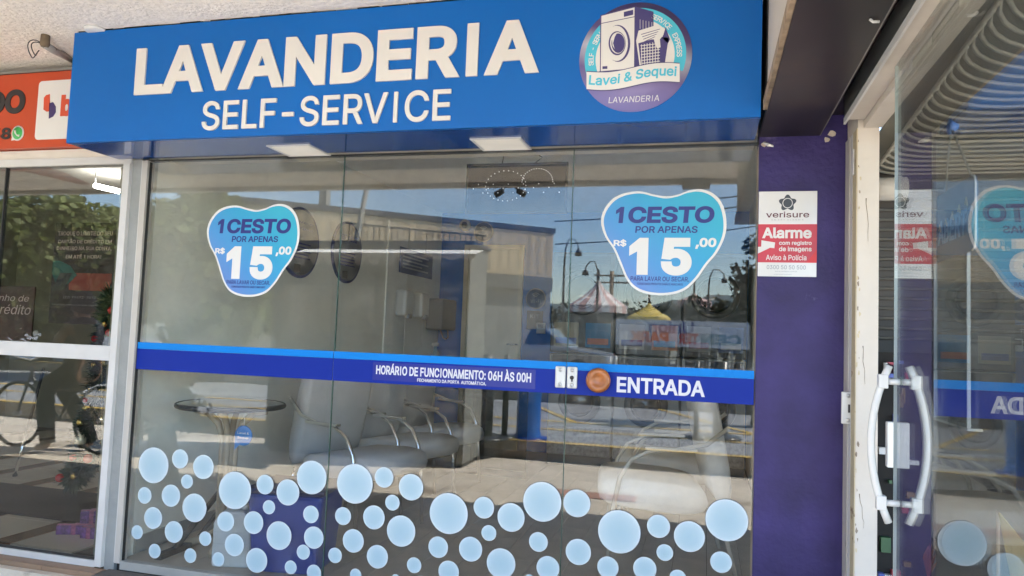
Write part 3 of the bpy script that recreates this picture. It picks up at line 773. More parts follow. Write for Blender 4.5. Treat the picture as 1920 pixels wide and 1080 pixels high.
struct(B(-2.953, -.138, -.139, .3, -.022, -.034).build('step', mat('dark_step', (.10, .09, .08), rough=.9, var=.2, bump=.4)))

# ================================================================== BLUE FASCIA SIGN
SY = -.36
a = at(132, 270, Y=SY); b = at(1425, 221, Y=SY); c = at(138, 66, Y=SY)
SX0, SX1, SZ0, SZ1 = -3.082, .188, 2.117, 2.676
sign = thing('shop_sign', 'long blue box sign reading LAVANDERIA SELF-SERVICE over the glass front', 'shop sign', (SX0, SY, SZ0))
W = SX1-SX0; H = SZ1-SZ0
B(0, 0, 0, W, .02, H).build('face_panel', blue, sign)
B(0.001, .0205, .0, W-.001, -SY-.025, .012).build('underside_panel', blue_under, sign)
B(0, .021, .013, .012, -SY-.03, H).build('side_panel', blue, sign)
B(W-.012, .021, .013, W, -SY-.03, H).build('side_panel', blue, sign)
def rect_on(x0, y0, x1, y1, Yp, o, mx=None):
    """rectangle from left x / right x and top and bottom read in the middle"""
    xm = (x0+x1)/2; a = at(x0, (y0+y1)/2, Y=Yp); b = at(x1, (y0+y1)/2, Y=Yp); return (a.x-o.x, at(xm, y1, Y=Yp).z-o.z, b.x-o.x, at(xm, y0, Y=Yp).z-o.z)
o = sign.location
# LAVANDERIA: measured corners of L and A
zl0 = at(275, 179, Y=SY).z; zl1 = at(268, 93, Y=SY).z; zr0 = at(985, 137.5, Y=SY).z; zr1 = at(960, 38.5, Y=SY).z
xl = at(256, 140, Y=SY).x; xr = at(1011, 137, Y=SY).x
letters('LAVANDERIA', (xl-o.x, (zl0+zr0)/2-o.z, xr-o.x, (zl1+zr1)/2-o.z), -.0005, white_letter, sign, .009, bold=.045)
zs0 = at(600, 237, Y=SY).z; zs1 = at(600, 180, Y=SY).z
xl = at(381, 220, Y=SY).x; xr = at(846, 200, Y=SY).x
letters('SELF-SERVICE', (xl-o.x, zs0-o.z, xr-o.x, zs1-o.z), -.0005, white_letter, sign, .009, bold=.014)
# logo
def LG(x, y): p = at(1040+x*.25, y*.25, Y=SY); return (p.x-o.x, p.z-o.z)
lc = LG(600, 430); ra = (LG(1022, 430)[0]-LG(178, 430)[0])/2
logo = MB().lathe([(0, -.003), (ra, -.003), (ra, 0)], n=72, axis='y').build('logo_disc', disc_mat, sign); logo.location = (lc[0], -.0005, lc[1])
def LL(x, y): q = LG(x, y); return (q[0]-lc[0], q[1]-lc[1])
def lpoly(name, pts, lv, m, par=None): 
    return MB().poly([LL(*p) for p in pts], -.003-.0006*lv, -.003-.0006*(lv-1)-.0001).build(name, m, par or logo)
ring = []
def arc_band(r0_, r1_, a0, a1, lv, name, m, n=40):
    v = []; f = []
    for k in range(n+1):
        q = R(a0+(a1-a0)*k/n)
        for r_ in (r0_, r1_):
            v.append((r_*math.cos(q), -.003-.0006*lv, r_*math.sin(q)))
    for k in range(n): f.append((k*2, k*2+1, k*2+3, k*2+2))
    return MB().add(v, f).build(name, m, logo)
arc_band(0, ra*.70, -20, 200, 1, 'white_field', print_white)
arc_band(ra*.70, ra*.90, -20, 200, 1, 'cyan_ring', print_cyan)
# washing machine drawing
lpoly('machine_side', [(605, 52), (742, 92), (742, 520), (600, 520)], 2, print_indigo)
lpoly('machine_outline', [(344, 118), (608, 50), (604, 520), (340, 545)], 3, print_indigo)
lpoly('machine_front', [(352, 124), (600, 60), (596, 516), (347, 538)], 4, print_white)
lpoly('machine_display', [(520, 95), (590, 78), (590, 115), (520, 132)], 5, print_indigo)
lpoly('machine_badge', [(360, 502), (397, 500), (397, 520), (360, 522)], 5, print_indigo)
lpoly('machine_panel_line', [(352, 178), (600, 128), (600, 133), (352, 183)], 5, print_indigo)
def ell(cx, cy, rx, ry, lv, name, m, n=32): return lpoly(name, [(cx+rx*math.cos(2*math.pi*k/n), cy+ry*math.sin(2*math.pi*k/n)) for k in range(n)], lv, m)
ell(476, 330, 92, 138, 5, 'door_shadow', print_indigo); ell(466, 330, 85, 132, 6, 'door_ring', print_white)
ell(470, 330, 64, 90, 7, 'door_edge', print_indigo); ell(474, 328, 56, 80, 8, 'door_gap', print_white); ell(478, 330, 50, 73, 9, 'door_glass', print_indigo)
lpoly('door_shine', [(432, 300), (445, 270), (468, 255), (452, 285), (440, 330), (452, 375), (436, 350)], 10, print_white)
for k in range(5): lpoly('side_line', [(640+k*22, 150+k*5), (643+k*22, 150+k*5), (643+k*22, 220), (640+k*22, 220)], 3, print_white)
# basket
lpoly('basket_outline', [(612, 310), (630, 235), (760, 195), (830, 215), (866, 300), (830, 500), (640, 510)], 5, print_white)
lpoly('basket_body', [(628, 330), (800, 280), (855, 290), (825, 495), (650, 505)], 6, print_indigo)
lpoly('basket_rim', [(800, 215), (835, 215), (865, 300), (850, 330), (815, 300)], 6, print_indigo)
lpoly('towel', [(625, 318), (640, 255), (700, 222), (770, 200), (830, 220), (815, 270), (790, 300), (795, 360), (770, 370), (752, 330), (745, 300), (690, 305)], 7, print_white)
for k in range(4): lpoly('towel_fold', [(650+k*8, 262+k*18), (790-k*12, 222+k*19), (790-k*12, 226+k*19), (650+k*8, 267+k*18)], 8, print_indigo)
g = MB()
for k in range(7): x = 650+k*21; g.poly([LL(x, 340-k*4), LL(x+5, 340-k*4), LL(x+8-k, 495), LL(x+3-k, 495)], -.0082, -.0078)
for k in range(7): y = 348+k*22; g.poly([LL(645+k, y), LL(790, y-18), LL(790, y-13), LL(646+k, y+5)], -.0089, -.0083)
g.build('basket_grid', print_white, logo)
# banner
def wave(x, top): 
    q = (x-242)/(938-242); base = (545+(-60)*q if top else 675-(52)*q); return base+18*math.sin(q*2*math.pi)*(1 if top else 1)
xs = [242+696*k/20 for k in range(21)]
lpoly('banner_outline', [(x, wave(x, True)-6) for x in xs]+[(x, wave(x, False)+6) for x in reversed(xs)], 12, print_indigo)
lpoly('banner', [(x, wave(x, True)) for x in xs[0:]]+[(x, wave(x, False)) for x in reversed(xs)], 13, print_white)
lv, lf = text_geo('Lavei & Sequei', bold=.03, extrude=.02, shear=.15)
ax, bx = min(p[0] for p in lv), max(p[0] for p in lv); ay, by = min(p[1] for p in lv), max(p[1] for p in lv)
out = []
for p in lv:
    q = (p[0]-ax)/(bx-ax); x = 258+(918-258)*q; yb = wave(x, False)-22+(6 if q < .2 else 0); yt = wave(x, True)+22; s = (p[1]-ay)/(by-ay)
    e_ = LL(x, yb+(yt-yb)*s); out.append((e_[0], -.003-.0006*14-p[2]*.02, e_[1]))
letters('', None, 0, print_cyan, logo, 0, geo=(out, lf))
A0 = LL(405, 775); A1 = LL(785, 718)
text_part('lettering', 'LAVANDERIA', (A0[0], LL(600, 768)[1], A1[0], LL(600, 724)[1]), -.0042, letter_edge, logo, bold=.0, shear=.2, split=True)
def arc_text(s, a0, a1, rad, hgt, m, flip=False):
    n = len(s)
    for i, ch in enumerate(s):
        if ch == ' ': continue
        q = R(a0+(a1-a0)*i/(n-1)); v, f = text_geo(ch, bold=.02, extrude=.01)
        mx_ = (min(p[0] for p in v)+max(p[0] for p in v))/2; out = []
        for p in v:
            lx_, ly_ = (p[0]-mx_)*hgt*1.25, (p[1]-.36)*hgt*1.3
            tx, tz = math.sin(q), -math.cos(q); ux, uz = math.cos(q), math.sin(q)
            out.append((rad*math.cos(q)+lx_*tx+ly_*ux, -.0042, rad*math.sin(q)+lx_*tz+ly_*uz))
        MB().add(out, f).build('letter', m, logo, fix=False)
arc_text('SELF - SERVICE', 186, 132, ra*.80, ra*.13, print_white)
arc_text('SERVICE', 66, 40, ra*.80, ra*.13, print_white); arc_text('EXPRESS', 27, -1, ra*.80, ra*.13, print_white)
random.seed(12)
gm_ = MB()
for k in range(60):
    x = k*W/60 if False else random.uniform(0, SX1-SX0); wd_ = random.uniform(.03, .14); gm_.box(x, .002, SZ1-SZ0+.0005, min(x+wd_, SX1-SX0), .02, SZ1-SZ0+random.uniform(.003, .0085))
tag(gm_.build('grime', mat('black_grime', (.05, .04, .03), rough=1), sign), kind='stuff')
# two flat lamps under the sign
lampm = mat('lamp_diffuser', (.85, .81, .74), rough=.4, emis=.035)
for (x0, x1, lab) in ((-2.06, -1.825, 'flat square lamp under the left half of the blue sign'), (-1.03, -.795, 'flat square lamp under the blue sign above the seam of the door')):
    t = thing('panel_lamp', lab, 'lamp', ((x0+x1)/2, -.095, SZ0-.001), 0, 'flat square lamps under the blue sign')
    hw = (x1-x0)/2; hd = .105
    for q in ((-hw, -hd, hw, -hd+.012), (-hw, hd-.012, hw, hd)): B(q[0], q[1], -.005, q[2], q[3], 0).build('frame', plastic_white, t)
    for s in (-1, 1): B(s*hw-s*.012, -hd+.0125, -.005, s*hw, hd-.0125, 0).build('frame', plastic_white, t)
    B(-hw+.013, -hd+.013, -.003, hw-.013, hd-.013, -.0005).build('diffuser', lampm, t)
# bits above the left end of the sign
pm = mat('grey_conduit', (.42, .40, .37), rough=.6, stain=(.15, .12, .1), stain_scale=30, stain_t=.6)
a = at(84, 84, Z=MZ-.05); b_ = at(136, 112, Y=-.02)
t = thing('conduit_pipe', 'grey conduit with loose cable loops sticking out of the stucco ceiling', 'conduit', (a.x, a.y, a.z))
e = b_-a
MB().tube([(0, 0, 0), tuple(e*.3+Vector((0, 0, -.004))), tuple(e)], .019, n=10).build('pipe', pm, t)
MB().lathe([(.016, -.012), (.023, 0), (.021, .05)], n=10).build('end_piece', mat('rusty_end', (.16, .12, .08), rough=.8), t)
m = MB()
c1 = at(64, 90, Y=a.y)-a
for rr_, ox in ((.047, 0), (.035, .014)):
    m.tube([(c1.x+ox+rr_*.8*math.cos(R(q)), .01*math.sin(R(q*2)), c1.z-.005+rr_*math.sin(R(q))) for q in range(20, 350, 20)], .0026, n=5)
m.build('cable_loops', print_black, t)
a = at(180, 58, Z=MZ-.008)
tag(MB().lathe([(.0, -.014), (.05, -.014), (.056, 0)], c=(a.x, a.y, MZ), n=20).build('junction_cover', plastic_white), 'small round white cover on the ceiling above the sign', 'cover')

# ================================================================== LEFT SHOP
t = thing('orange_shop_sign', 'orange box sign with black lettering and a white logo tile', 'shop sign', (-6.0, -.05, 2.19))
B(0, 0, 0, 3.0, .07, .428).build('panel', orange, t)
B(0, -.004, .428, 3.0, .07, .431).build('top_edge', rubber, t)
def OR(x, y): p = at(x, y, Y=-.05); return (p.x+6.0, p.z-2.19)
def orect(x0, y0, x1, y1): A = OR(x0, y1); Bq = OR(x1, y0); return (A[0], A[1], Bq[0], Bq[1])
r_ = orect(-120, 169, 48, 213); letters('STADO', (r_[0], OR(20, 214)[1], OR(48, 190)[0], OR(30, 168)[1]), -.0006, print_black, t, .003, bold=.06)
text_part('lettering', '9238', (OR(-55, 252)[0], OR(0, 262)[1], OR(21, 252)[0], OR(0, 240)[1]), -.0006, print_black, t, bold=.045, depth=.003, split=True)
q0 = OR(70, 210); q1 = OR(150, 206); zt = OR(90, 152)[1]; zb = OR(80, 262)[1]
out = []
rad = .022
for cx_, cz_, a0 in ((q1[0]+.2-rad, zb+rad, 270), (q1[0]+.2-rad, zt-rad, 0), (q0[0]+rad, zt-rad, 90), (q0[0]+rad, zb+rad, 180)):
    for k in range(5): out.append((cx_+rad*math.cos(R(a0+k*22.5)), cz_+rad*math.sin(R(a0+k*22.5))))
lt = MB().poly(out, -.004, -.0006).build('logo_tile', print_white, t)
def op(pts, m, nm): MB().poly([OR(*p) for p in pts], -.006, -.0041).build(nm, m, lt)
op([(83, 206), (84, 184), (88, 179), (95, 177), (95, 209), (89, 210)], print_red, 'logo_mark'); lt.children[-1].data.materials[0] = mat('logo_orange', (.60, .07, .025))
op([(94, 194), (101, 192), (106, 200), (106, 211), (101, 219), (93, 223)], mat('logo_violet', (.035, .02, .12)), 'logo_mark')
letters('bx', (OR(114, 219)[0], OR(114, 219)[1], OR(158, 219)[0], OR(125, 178)[1]), -.0041, mat('logo_orange', ()), lt, .002, bold=.07)
wc = OR(34, 250)
ph = MB().lathe([(0, -.0042), (.043, -.0042), (.043, -.0006)], n=28, axis='y').build('chat_badge', print_white, t); ph.location = (wc[0], 0, wc[1])
MB().lathe([(0, -.0052), (.035, -.0052), (.035, -.0043)], n=28, axis='y').build('green_disc', mat('badge_green', (.05, .42, .10)), ph)
MB().tube([(-.016, -.0065, .014), (-.012, -.0065, -.002), (.0, -.0065, -.013), (.016, -.0065, -.016)], [.007, .0035, .0035, .007], n=6).build('handset', print_white, ph)
MB().poly([(-.042, -.04), (-.012, -.038), (-.036, -.014)], -.0040, -.0007).build('badge_tail', print_white, ph)

t = thing('left_shop_front', 'white aluminium window frame of the shop under the orange sign', 'window frame', (0, 0, 0))
B(-6.5, -.02, 2.093, -3.001, .05, 2.135).build('lintel', white_alu, t); B(-6.5, -.01, 2.136, -3.001, .05, 2.186).build('lintel', mat('lintel_cream', (.66, .62, .55), rough=.6), t)
B(-3.042, -.030, -.03, -3.0005, .045, 2.092).build('jamb', white_alu, t)
B(-6.5, -.030, 1.035, -3.043, .02, 1.112).build('mid_rail', white_alu, t)
B(-6.5, -.030, -.034, -3.043, .02, .0).build('bottom_rail', white_alu, t)
B(-6.5, -.022, .0005, -3.047, -.014, .012).build('seal', rubber, t)
xs_ = at(5, 450, Y=0).x
t = thing('window_pane', 'upper glass pane of the left shop window above the white bar', 'window', (0, 0, 0)); B(-6.5, -.003, 1.1125, -3.043, .003, 2.0925).build('pane', GLL, t); B(xs_-.006, -.012, 1.113, xs_+.0, .012, 2.092).build('glazing_joint', rubber, t)
t = thing('window_pane', 'lower glass pane of the left shop window below the white bar', 'window', (0, 0, 0)); B(-6.5, -.003, .0005, -3.043, .003, 1.0345).build('pane', GLL, t)
# interior of the left shop
lw = mat('left_shop_wall', (.22, .21, .155), rough=.7, var=.05)
struct(B(-8, 3.6, -.02, -3.3, 3.7, 2.8).build('back_wall', lw)); struct(B(-3.14, .061, -.02, -3.06, 3.6, 2.8).build('side_wall', lw))
struct(B(-8.0, .061, -.02, -7.9, 3.6, 2.8).build('side_wall', lw)); struct(B(-8, .31, 2.6, -3.05, 3.7, 2.7).build('ceiling', mat('left_ceiling', (.5, .48, .43), rough=.8)))
fb2 = struct(B(-8, .021, -.06, -3.14, 3.6, -.01).build('floor', mat('tile_joint', (.08, .07, .06))))
tb = mat('beige_glossy_tile', (.56, .49, .40), rough=.10, var=.06, vscale=3); tbr = mat('brown_glossy_tile', (.16, .082, .045), rough=.12, var=.1)
rot = R(-20)
tile_me = {}
ta = R(4)
for k in range(12):
    for (dx, hh, mm, nm) in ((0, .135, tbr, 'brown_tile'), (.138, .42, tb, 'beige_tile')):
        for j in range(8):
            lx_ = -7.6+k*.561+dx; ly_ = .04+j*.42
            if nm not in tile_me:
                o_ = B(0, 0, 0, hh-.003, .417, .010).build('tile', mm, fb2); tile_me[nm] = o_
            else:
                o_ = tile_me[nm].copy(); link(o_, fb2)
            o_.location = (lx_+.42, ly_, -.01)
            if lx_+.42+hh > -3.15: bpy.data.objects.remove(o_) if o_ is not tile_me[nm] else None
tag(B(-5.4, .50, .002, -3.62, 1.15, .012).build('door_mat', mat('black_mat', (.008, .008, .008), rough=.95), bevel=.004), 'black rectangular mat on the tiled floor of the left shop', 'mat')
# poster
A0 = at(105, 418, Y=1.2); A1 = at(205, 610, Y=1.2)
t = thing('poster', 'dark poster with white capitals and an orange band in the left shop', 'poster', (A0.x, 1.2, A1.z))
W = A1.x-A0.x; H = A0.z-A1.z
B(0, 0, 0, W, .01, H).build('sheet', mat('poster_dark', (.030, .012, .010), rough=.5), t)
ink = mat('poster_ink', (.55, .42, .38), rough=.5)
for i, s in enumerate(('TROQUE O LIMITE DO SEU', 'CARTÃO DE CRÉDITO EM', 'DINHEIRO NA SUA CONTA,', 'EM ATÉ 1 HORA!')):
    d = (.02, .03, .02, .18)[i]*W
    text_part('lettering', s, (.03*W+d, H*(.87-.075*i), .97*W-d, H*(.915-.075*i)), -.0005, ink, t, bold=.03)
B(.30*W, -.0012, .33*H, W-.01, 0-.0002, .50*H).build('orange_band', mat('poster_orange', (.30, .035, .015), rough=.5), t)
MB().poly([(0, .50*H), (.0, .62*H), (.12*W, .62*H), (.30*W, .57*H), (.42*W, .48*H), (.30*W, .40*H), (.12*W, .33*H)], -.0022, -.0013).build('banknotes', mat('note_green', (.02, .12, .10)), t)
MB().poly([(.02*W, .32*H), (.22*W, .33*H), (.34*W, .50*H), (.14*W, .50*H)], -.0032, -.0023).build('phone_picture', print_black, t)
text_part('lettering', '(22) 99692-7018', (.22*W, .245*H, .75*W, .275*H), -.0005, mat('poster_ink2', (.3, .26, .25)), t)
text_part('lettering', 'FAÇA SUA SIMULAÇÃO SEM COMPROMISSO', (.05*W, .175*H, .95*W, .195*H), -.0005, mat('poster_ink2', ()), t)
A0 = at(-30, 535, Y=1.2); A1 = at(58, 640, Y=1.2)
t = thing('poster', 'brown red poster with cursive lettering at the left photo edge', 'poster', (A0.x, 1.2, A1.z)); W = A1.x-A0.x; H = A0.z-A1.z
B(0, 0, 0, W, .01, H).build('sheet', mat('poster_brown', (.055, .014, .010), rough=.5), t)
text_part('lettering', 'Sonho de', (.1*W, .72*H, .9*W, .84*H), -.0005, ink, t, shear=.4); text_part('lettering', 'Crédito', (.2*W, .48*H, .95*W, .66*H), -.0005, ink, t, shear=.4)
# tube lamp lit
a = at(178, 348, Z=2.45); b_ = at(250, 365, Z=2.45)
t = thing('tube_lamp', 'lit white tube lamp hanging inside the left shop', 'lamp', tuple(a))
MB().tube([(0, 0, 0), tuple((b_-a)*1.0)], .022).build('tube', mat('tube_lit', (1, .98, .95), emis=14), t)
MB().tube([(0, 0, .03), (0, 0, .15)], .006, n=6).build('hanger', plastic_white, t)
# gifts
gp = [mat('gift_purple', (.16, .06, .24), rough=.3, var=.6, vscale=60), mat('gift_pink', (.42, .12, .24), rough=.3, var=.4, vscale=60)]
for i, (px, py, s, rz, lab) in enumerate(((141, 1000, (.19, .06, .05), 24, 'purple patterned gift box lying on the left shop floor'), (171, 1008, (.10, .06, .06), 10, 'short purple gift box in front by the white jamb'), (172, 985, (.12, .07, .09), 35, 'pink and purple gift box standing behind the two others'))):
    p = at(px, py, Z=0)
    t = thing('gift_box', lab, 'gift box', (p.x, p.y, 0), R(rz), 'wrapped gifts on the tiled floor')
    B(-s[0]/2, -s[1]/2, 0, s[0]/2, s[1]/2, s[2]).build('box', gp[0], t, bevel=.004)
    B(-.012, -s[1]/2-.002, -.0, .012, s[1]/2+.002, s[2]+.003).build('ribbon', gp[1], t)
    B(-s[0]/2-.002, -.010, 0, s[0]/2+.002, .010, s[2]+.004).build('ribbon', gp[1], t)
# christmas garland
def tuft(m, c, r, n, ln=.03):
    for _ in range(n):
        d = Vector((random.gauss(0, 1), random.gauss(0, 1), random.gauss(0, 1))).normalized(); p = Vector(c)+d*r*random.uniform(.1, .8)
        s = d.cross(Vector((random.gauss(0, 1), random.gauss(0, 1), random.gauss(0, 1)))).normalized()*.008
        e = p+d*ln*random.uniform(.6, 1.2)
        m.add([p-s, p+s, e], [(0, 1, 2)])
Yg = .22
gpts = [at(x, y, Y=Yg) for x, y in ((212, 560), (205, 610), (196, 670), (196, 700), (188, 745), (172, 790), (160, 820), (160, 850), (150, 880), (135, 900))]
t = thing('christmas_garland', 'green garland with red and gold baubles hanging behind the left window', 'garland', (0, 0, 0))
m = MB()
for i in range(len(gpts)-1):
    for k in range(5):
        q = gpts[i].lerp(gpts[i+1], k/5); tuft(m, q, .06, 210, .06)
q = at(182, 868, Y=Yg); 
for k in range(4): tuft(m, q.lerp(at(160, 880, Y=Yg), k/4), .03, 40, .04)
fol = mat('garland_green', (.012, .035, .016), rough=.6, var=.3, vscale=30); tag(m.build('tinsel', fol, t, fix=False), kind='stuff')
for px, py, r, c in ((163, 750, .021, 'r'), (161, 765, .017, 'g'), (151, 792, .022, 'g'), (137, 857, .021, 'r'), (165, 860, .026, 'r'), (112, 896, .024, 'r'), (138, 893, .018, 'g'), (205, 624, .022, 'r'), (196, 608, .016, 'g'), (176, 684, .016, 'g'), (210, 582, .024, 'r'), (178, 635, .02, 'r'), (196, 680, .018, 'g')):
    p = at(px, py, Y=Yg-.055)
    o_ = MB().lathe([(r*math.sin(R(k)), -r*math.cos(R(k))) for k in range(0, 181, 20)], n=14).build('bauble', mat('bauble_red', (.45, .012, .015), rough=.15, coat=.4) if c == 'r' else mat('bauble_gold', (.60, .42, .12), rough=.2, metal=.8), t); o_.location = p
m = MB(); tuft(m, at(177, 742, Y=Yg-.05), .045, 240, .035); m.build('white_beard', mat('fluffy_white', (.50, .46, .42), rough=.9), t, fix=False)
p = at(151, 822, Y=Yg-.05); o_ = MB().lathe([(.032, -.03), (.028, 0), (.018, .02), (0, .035)], n=14).build('bell', mat('bell_cream', (.6, .54, .38), rough=.3, metal=.3), t); o_.location = p
# dangling gold star strings
t = thing('star_string', 'thin string with gold diamond ornaments hanging beside the garland', 'ornament', tuple(at(191, 672, Y=.12)))
pz = [at(191, y, Y=.12)-t.location for y in (672, 785, 830, 880)]
MB().tube([tuple(q) for q in pz], .0012, n=4).build('string', mat('string_gold', (.5, .4, .2)), t)
for q in pz[1:3]: o_ = MB().lathe([(0, -.022), (.016, 0), (0, .022)], n=4).build('ornament', mat('bauble_gold', ()), t); o_.location = q
# metal stand leg
a = at(28, 893, Z=0.0); b_ = at(82, 690, Y=a.y+.1)
t = thing('leaning_pole', 'thin silver pole leaning inside the left shop window', 'pole', tuple(a))
e = b_-a; MB().tube([(0, 0, .01), tuple(e*.42)], .012).build('shaft', chrome, t); MB().tube([tuple(e*.42), tuple(e)], .012).build('grip', rubber, t)
MB().lathe([(.018, 0), (.018, .015), (.012, .02)], n=10).build('foot', rubber, t)

# ================================================================== RIGHT: PURPLE WALL, BOX, NEIGHBOUR'S SLIDING DOOR
PX = .543
t = thing('purple_wall', 'purple painted wall pier between the laundry and the open shop', 'wall', (0, 0, 0))
B(.208, -.0, -.13, .556, .14, 2.235).build('pier', purple, t)
B(.206, .02, -.13, .2075, .13, 2.1).build('raw_edge', purple_flake, t)
for px, py, s in ((1433, 270, .012), (1560, 250, .015), (1550, 262, .012)):
    p = at(px, py, Y=-.002); m = MB()
    n_ = 9; m.poly([(p.x+s*random.uniform(.6, 1.3)*math.cos(2*math.pi*k/n_), p.z+s*random.uniform(.5, 1.2)*math.sin(2*math.pi*k/n_)) for k in range(n_)], -.004, -.0002); m.build('chipped_patch', purple_flake, t)
p = at(1440, 272, Y=-.02)
t = thing('cable_clip', 'crumpled white tape scrap hanging at the top corner of the purple wall', 'tape', tuple(p))
MB().tube([(-.02, 0, .012), (-.005, -.004, .004), (.0, -.01, -.002), (.022, -.006, -.008)], [.003, .007, .009, .004], n=5).build('scrap', plastic_white, t)
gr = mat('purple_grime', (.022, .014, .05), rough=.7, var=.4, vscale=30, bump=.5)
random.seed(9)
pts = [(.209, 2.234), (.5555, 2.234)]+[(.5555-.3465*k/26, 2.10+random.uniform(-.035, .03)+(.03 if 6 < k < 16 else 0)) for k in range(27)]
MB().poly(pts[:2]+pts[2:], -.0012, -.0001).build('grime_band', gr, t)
sc2 = mat('paint_scuff', (.13, .11, .26), rough=.7)
for k in range(60):
    x = random.uniform(.22, .545); z = random.uniform(.3, 2.0); r1 = random.uniform(.0025, .008)
    if x < .405 and 1.42 < z < 1.85: continue
    n_ = 7; MB().poly([(x+r1*random.uniform(.5, 1.2)*math.cos(2*math.pi*q/n_), z+r1*random.uniform(.7, 2.4)*math.sin(2*math.pi*q/n_)) for q in range(n_)], -.0012, -.0001).build('scuff', sc2 if k % 3 else purple_flake, t)
# alarm sign
def VS(x, y): p = at(1400+x*.18519, 340+y*.18519, Y=-.004); return (p.x, p.z)
z_t = VS(415, 100)[1]; z_b = VS(412, 965)[1]; x_l = VS(118, 500)[0]; x_r = VS(712, 500)[0]
t = thing('alarm_sign', 'white and red verisure Alarme warning sign fixed to the purple wall', 'sign', (x_l, -.0005, z_b)); W = x_r-x_l; H = z_t-z_b
def vr(x0, y0, x1, y1): return ((x0-118)/594*W, (965-y1)/865*H, (x1-118)/594*W, (965-y0)/865*H)
def vp(pts): return [((x-118)/594*W, (965-y)/865*H) for x, y in pts]
B(0, -.004, 0, W, 0, H).build('plate', mat('sign_plate', (.70, .69, .68), rough=.12, var=.03, coat=.5), t, bevel=.0015)
r_ = vr(118, 436, 712, 824); B(r_[0], -.0048, r_[1], r_[2], -.0041, r_[3]).build('red_field', print_red, t)
MB().poly(vp([(712, 690), (712, 824), (610, 824)]), -.0054, -.0049).build('bright_corner', print_red2, t)
n_ = 60; fl_ = [(413+(78+14*math.cos(5*(2*math.pi*k/n_)))*math.cos(2*math.pi*k/n_-math.pi/2), 220+(72+14*math.cos(5*(2*math.pi*k/n_)))*math.sin(2*math.pi*k/n_-math.pi/2)) for k in range(n_)]
MB().poly(vp(fl_), -.0048, -.0041).build('flower_mark', mat('slate_print', (.05, .06, .075)), t)
for r2, lv, mm in ((52, 1, print_white), (45, 2, mat('slate_print', ()))): MB().poly(vp([(413+r2*math.cos(2*math.pi*k/28), 222+r2*math.sin(2*math.pi*k/28)) for k in range(28)]), -.0048-.0005*lv, -.0048-.0005*(lv-1)-.0001).build('flower_ring', mm, t)
text_part('lettering', 'verisure', vr(195, 308, 632, 368), -.0041, print_maroon, t, bold=.012, split=True)
text_part('lettering', 'SMART ALARMS', vr(250, 386, 575, 397), -.0041, print_grey, t, spacing=1.6)
letters('Alarme', vr(158, 470, 662, 580), -.0049, print_white, t, .001, bold=.045)
text_part('lettering', 'com registro', vr(332, 605, 660, 655), -.0049, print_white, t, bold=.03)
text_part('lettering', 'de imagens', vr(332, 662, 660, 722), -.0049, print_white, t, bold=.03)
text_part('lettering', 'Aviso à Polícia', vr(200, 745, 610, 800), -.0049, print_white, t, bold=.015)
text_part('lettering', '0300 50 50 500', vr(210, 850, 605, 892), -.0041, print_grey, t, bold=.01)
text_part('lettering', 'www.verisure.com.br', vr(295, 905, 520, 918), -.0041, print_grey, t)
text_part('lettering', 'Autorizado pela central de monitoramento', vr(280, 938, 465, 948), -.0041, print_grey, t)
MB().poly(vp([(152, 600), (292, 622), (285, 680), (240, 676), (118, 735), (118, 668), (150, 665)]), -.0054, -.0049).build('camera_mark', print_white, t)

# dark box (underside of the neighbour's fascia)
t = thing('dark_fascia_box', 'dark brown boxed soffit projecting over the purple wall', 'soffit', (0, 0, 0))
B(.2105, -2.4, 2.135, .447, -.002, 2.145).build('bottom_panel', brown_soffit, t)
B(.2105, -2.4, 2.1455, .218, -.37, 2.68).build('side_board', plaster, t)
B(.195, -2.4, 2.138, .2100, -.375, 2.175).build('wood_batten', wood_old, t)
B(.206, -.368, 2.136, .2102, -.012, 2.68).build('gap_shade_sheet', rubber, t)  # black sheet standing in for the shade between sign and box
B(.447, -2.4, 2.135, .4515, -.002, 2.150).build('edge_strip', mat('edge_strip', (.25, .24, .22), rough=.4, metal=.5), t)
B(.452, -3.4, 2.22, .62, -.002, 2.23).build('upper_panel', brown_soffit, t)
p = at(1640, 38, Z=2.13)
MB().tube([(p.x-.012, p.y, 2.134), (p.x-.004, p.y, 2.126), (p.x+.012, p.y+.004, 2.127)], .004, n=6).build('hook', plastic_white, t)
random.seed(3)
for k in range(16):
    y = -.42-k*.12; z = 2.178+random.uniform(0, .02)
    B(.2085, y, z, .2103, y-random.uniform(.05, .11), z+random.uniform(.01, .035)).build('torn_paint', wood_old, t)
# door head rail
t = thing('sliding_door_track', 'white track channel above the open sliding glass door', 'door track', (0, 0, 0))
B(.500, -3.4, 2.110, .508, -.24, 2.135).build('front_lip', white_alu, t); B(.502, -3.4, 2.136, .506, -.24, 2.219).build('dark_face', dark_metal, t)
B(.509, -3.4, 2.128, .575, -.24, 2.134).build('channel', plaster, t)
B(.576, -3.4, 2.10, .640, -.216, 2.218).build('lintel', plaster, t)
# jamb
t = thing('door_jamb', 'peeling white wall return beside the purple pier', 'jamb', (0, 0, 0))
B(.5565, -.215, -.13, .632, .14, 2.20).build('wall_return', plaster, t)
B(.548, -.09, -.1, .5562, -.005, 2.10).build('channel', alu_cream, t); B(.5515, -.135, -.1, .5562, -.093, 2.10).build('channel', white_alu, t)
B(.5525, -.214, -.1, .5562, -.138, 2.10).build('old_paint_strip', mat('yellowed_paint', (.50, .42, .28), rough=.8, bump=.4, stain=(.2, .13, .07), stain_scale=12, stain_t=.6), t)
p = at(1590, 764, X=.545)
qa = at(1578, 765, Y=-.13); qb = at(1603, 765, Y=-.13); qz1 = at(1590, 735, Y=-.13).z; qz0 = at(1590, 795, Y=-.13).z; qm = (qa.x+qb.x)/2
lk = B(qa.x, -.13, qz0, qb.x, -.116, qz1).build('strike_plate', lm, t, bevel=.003)
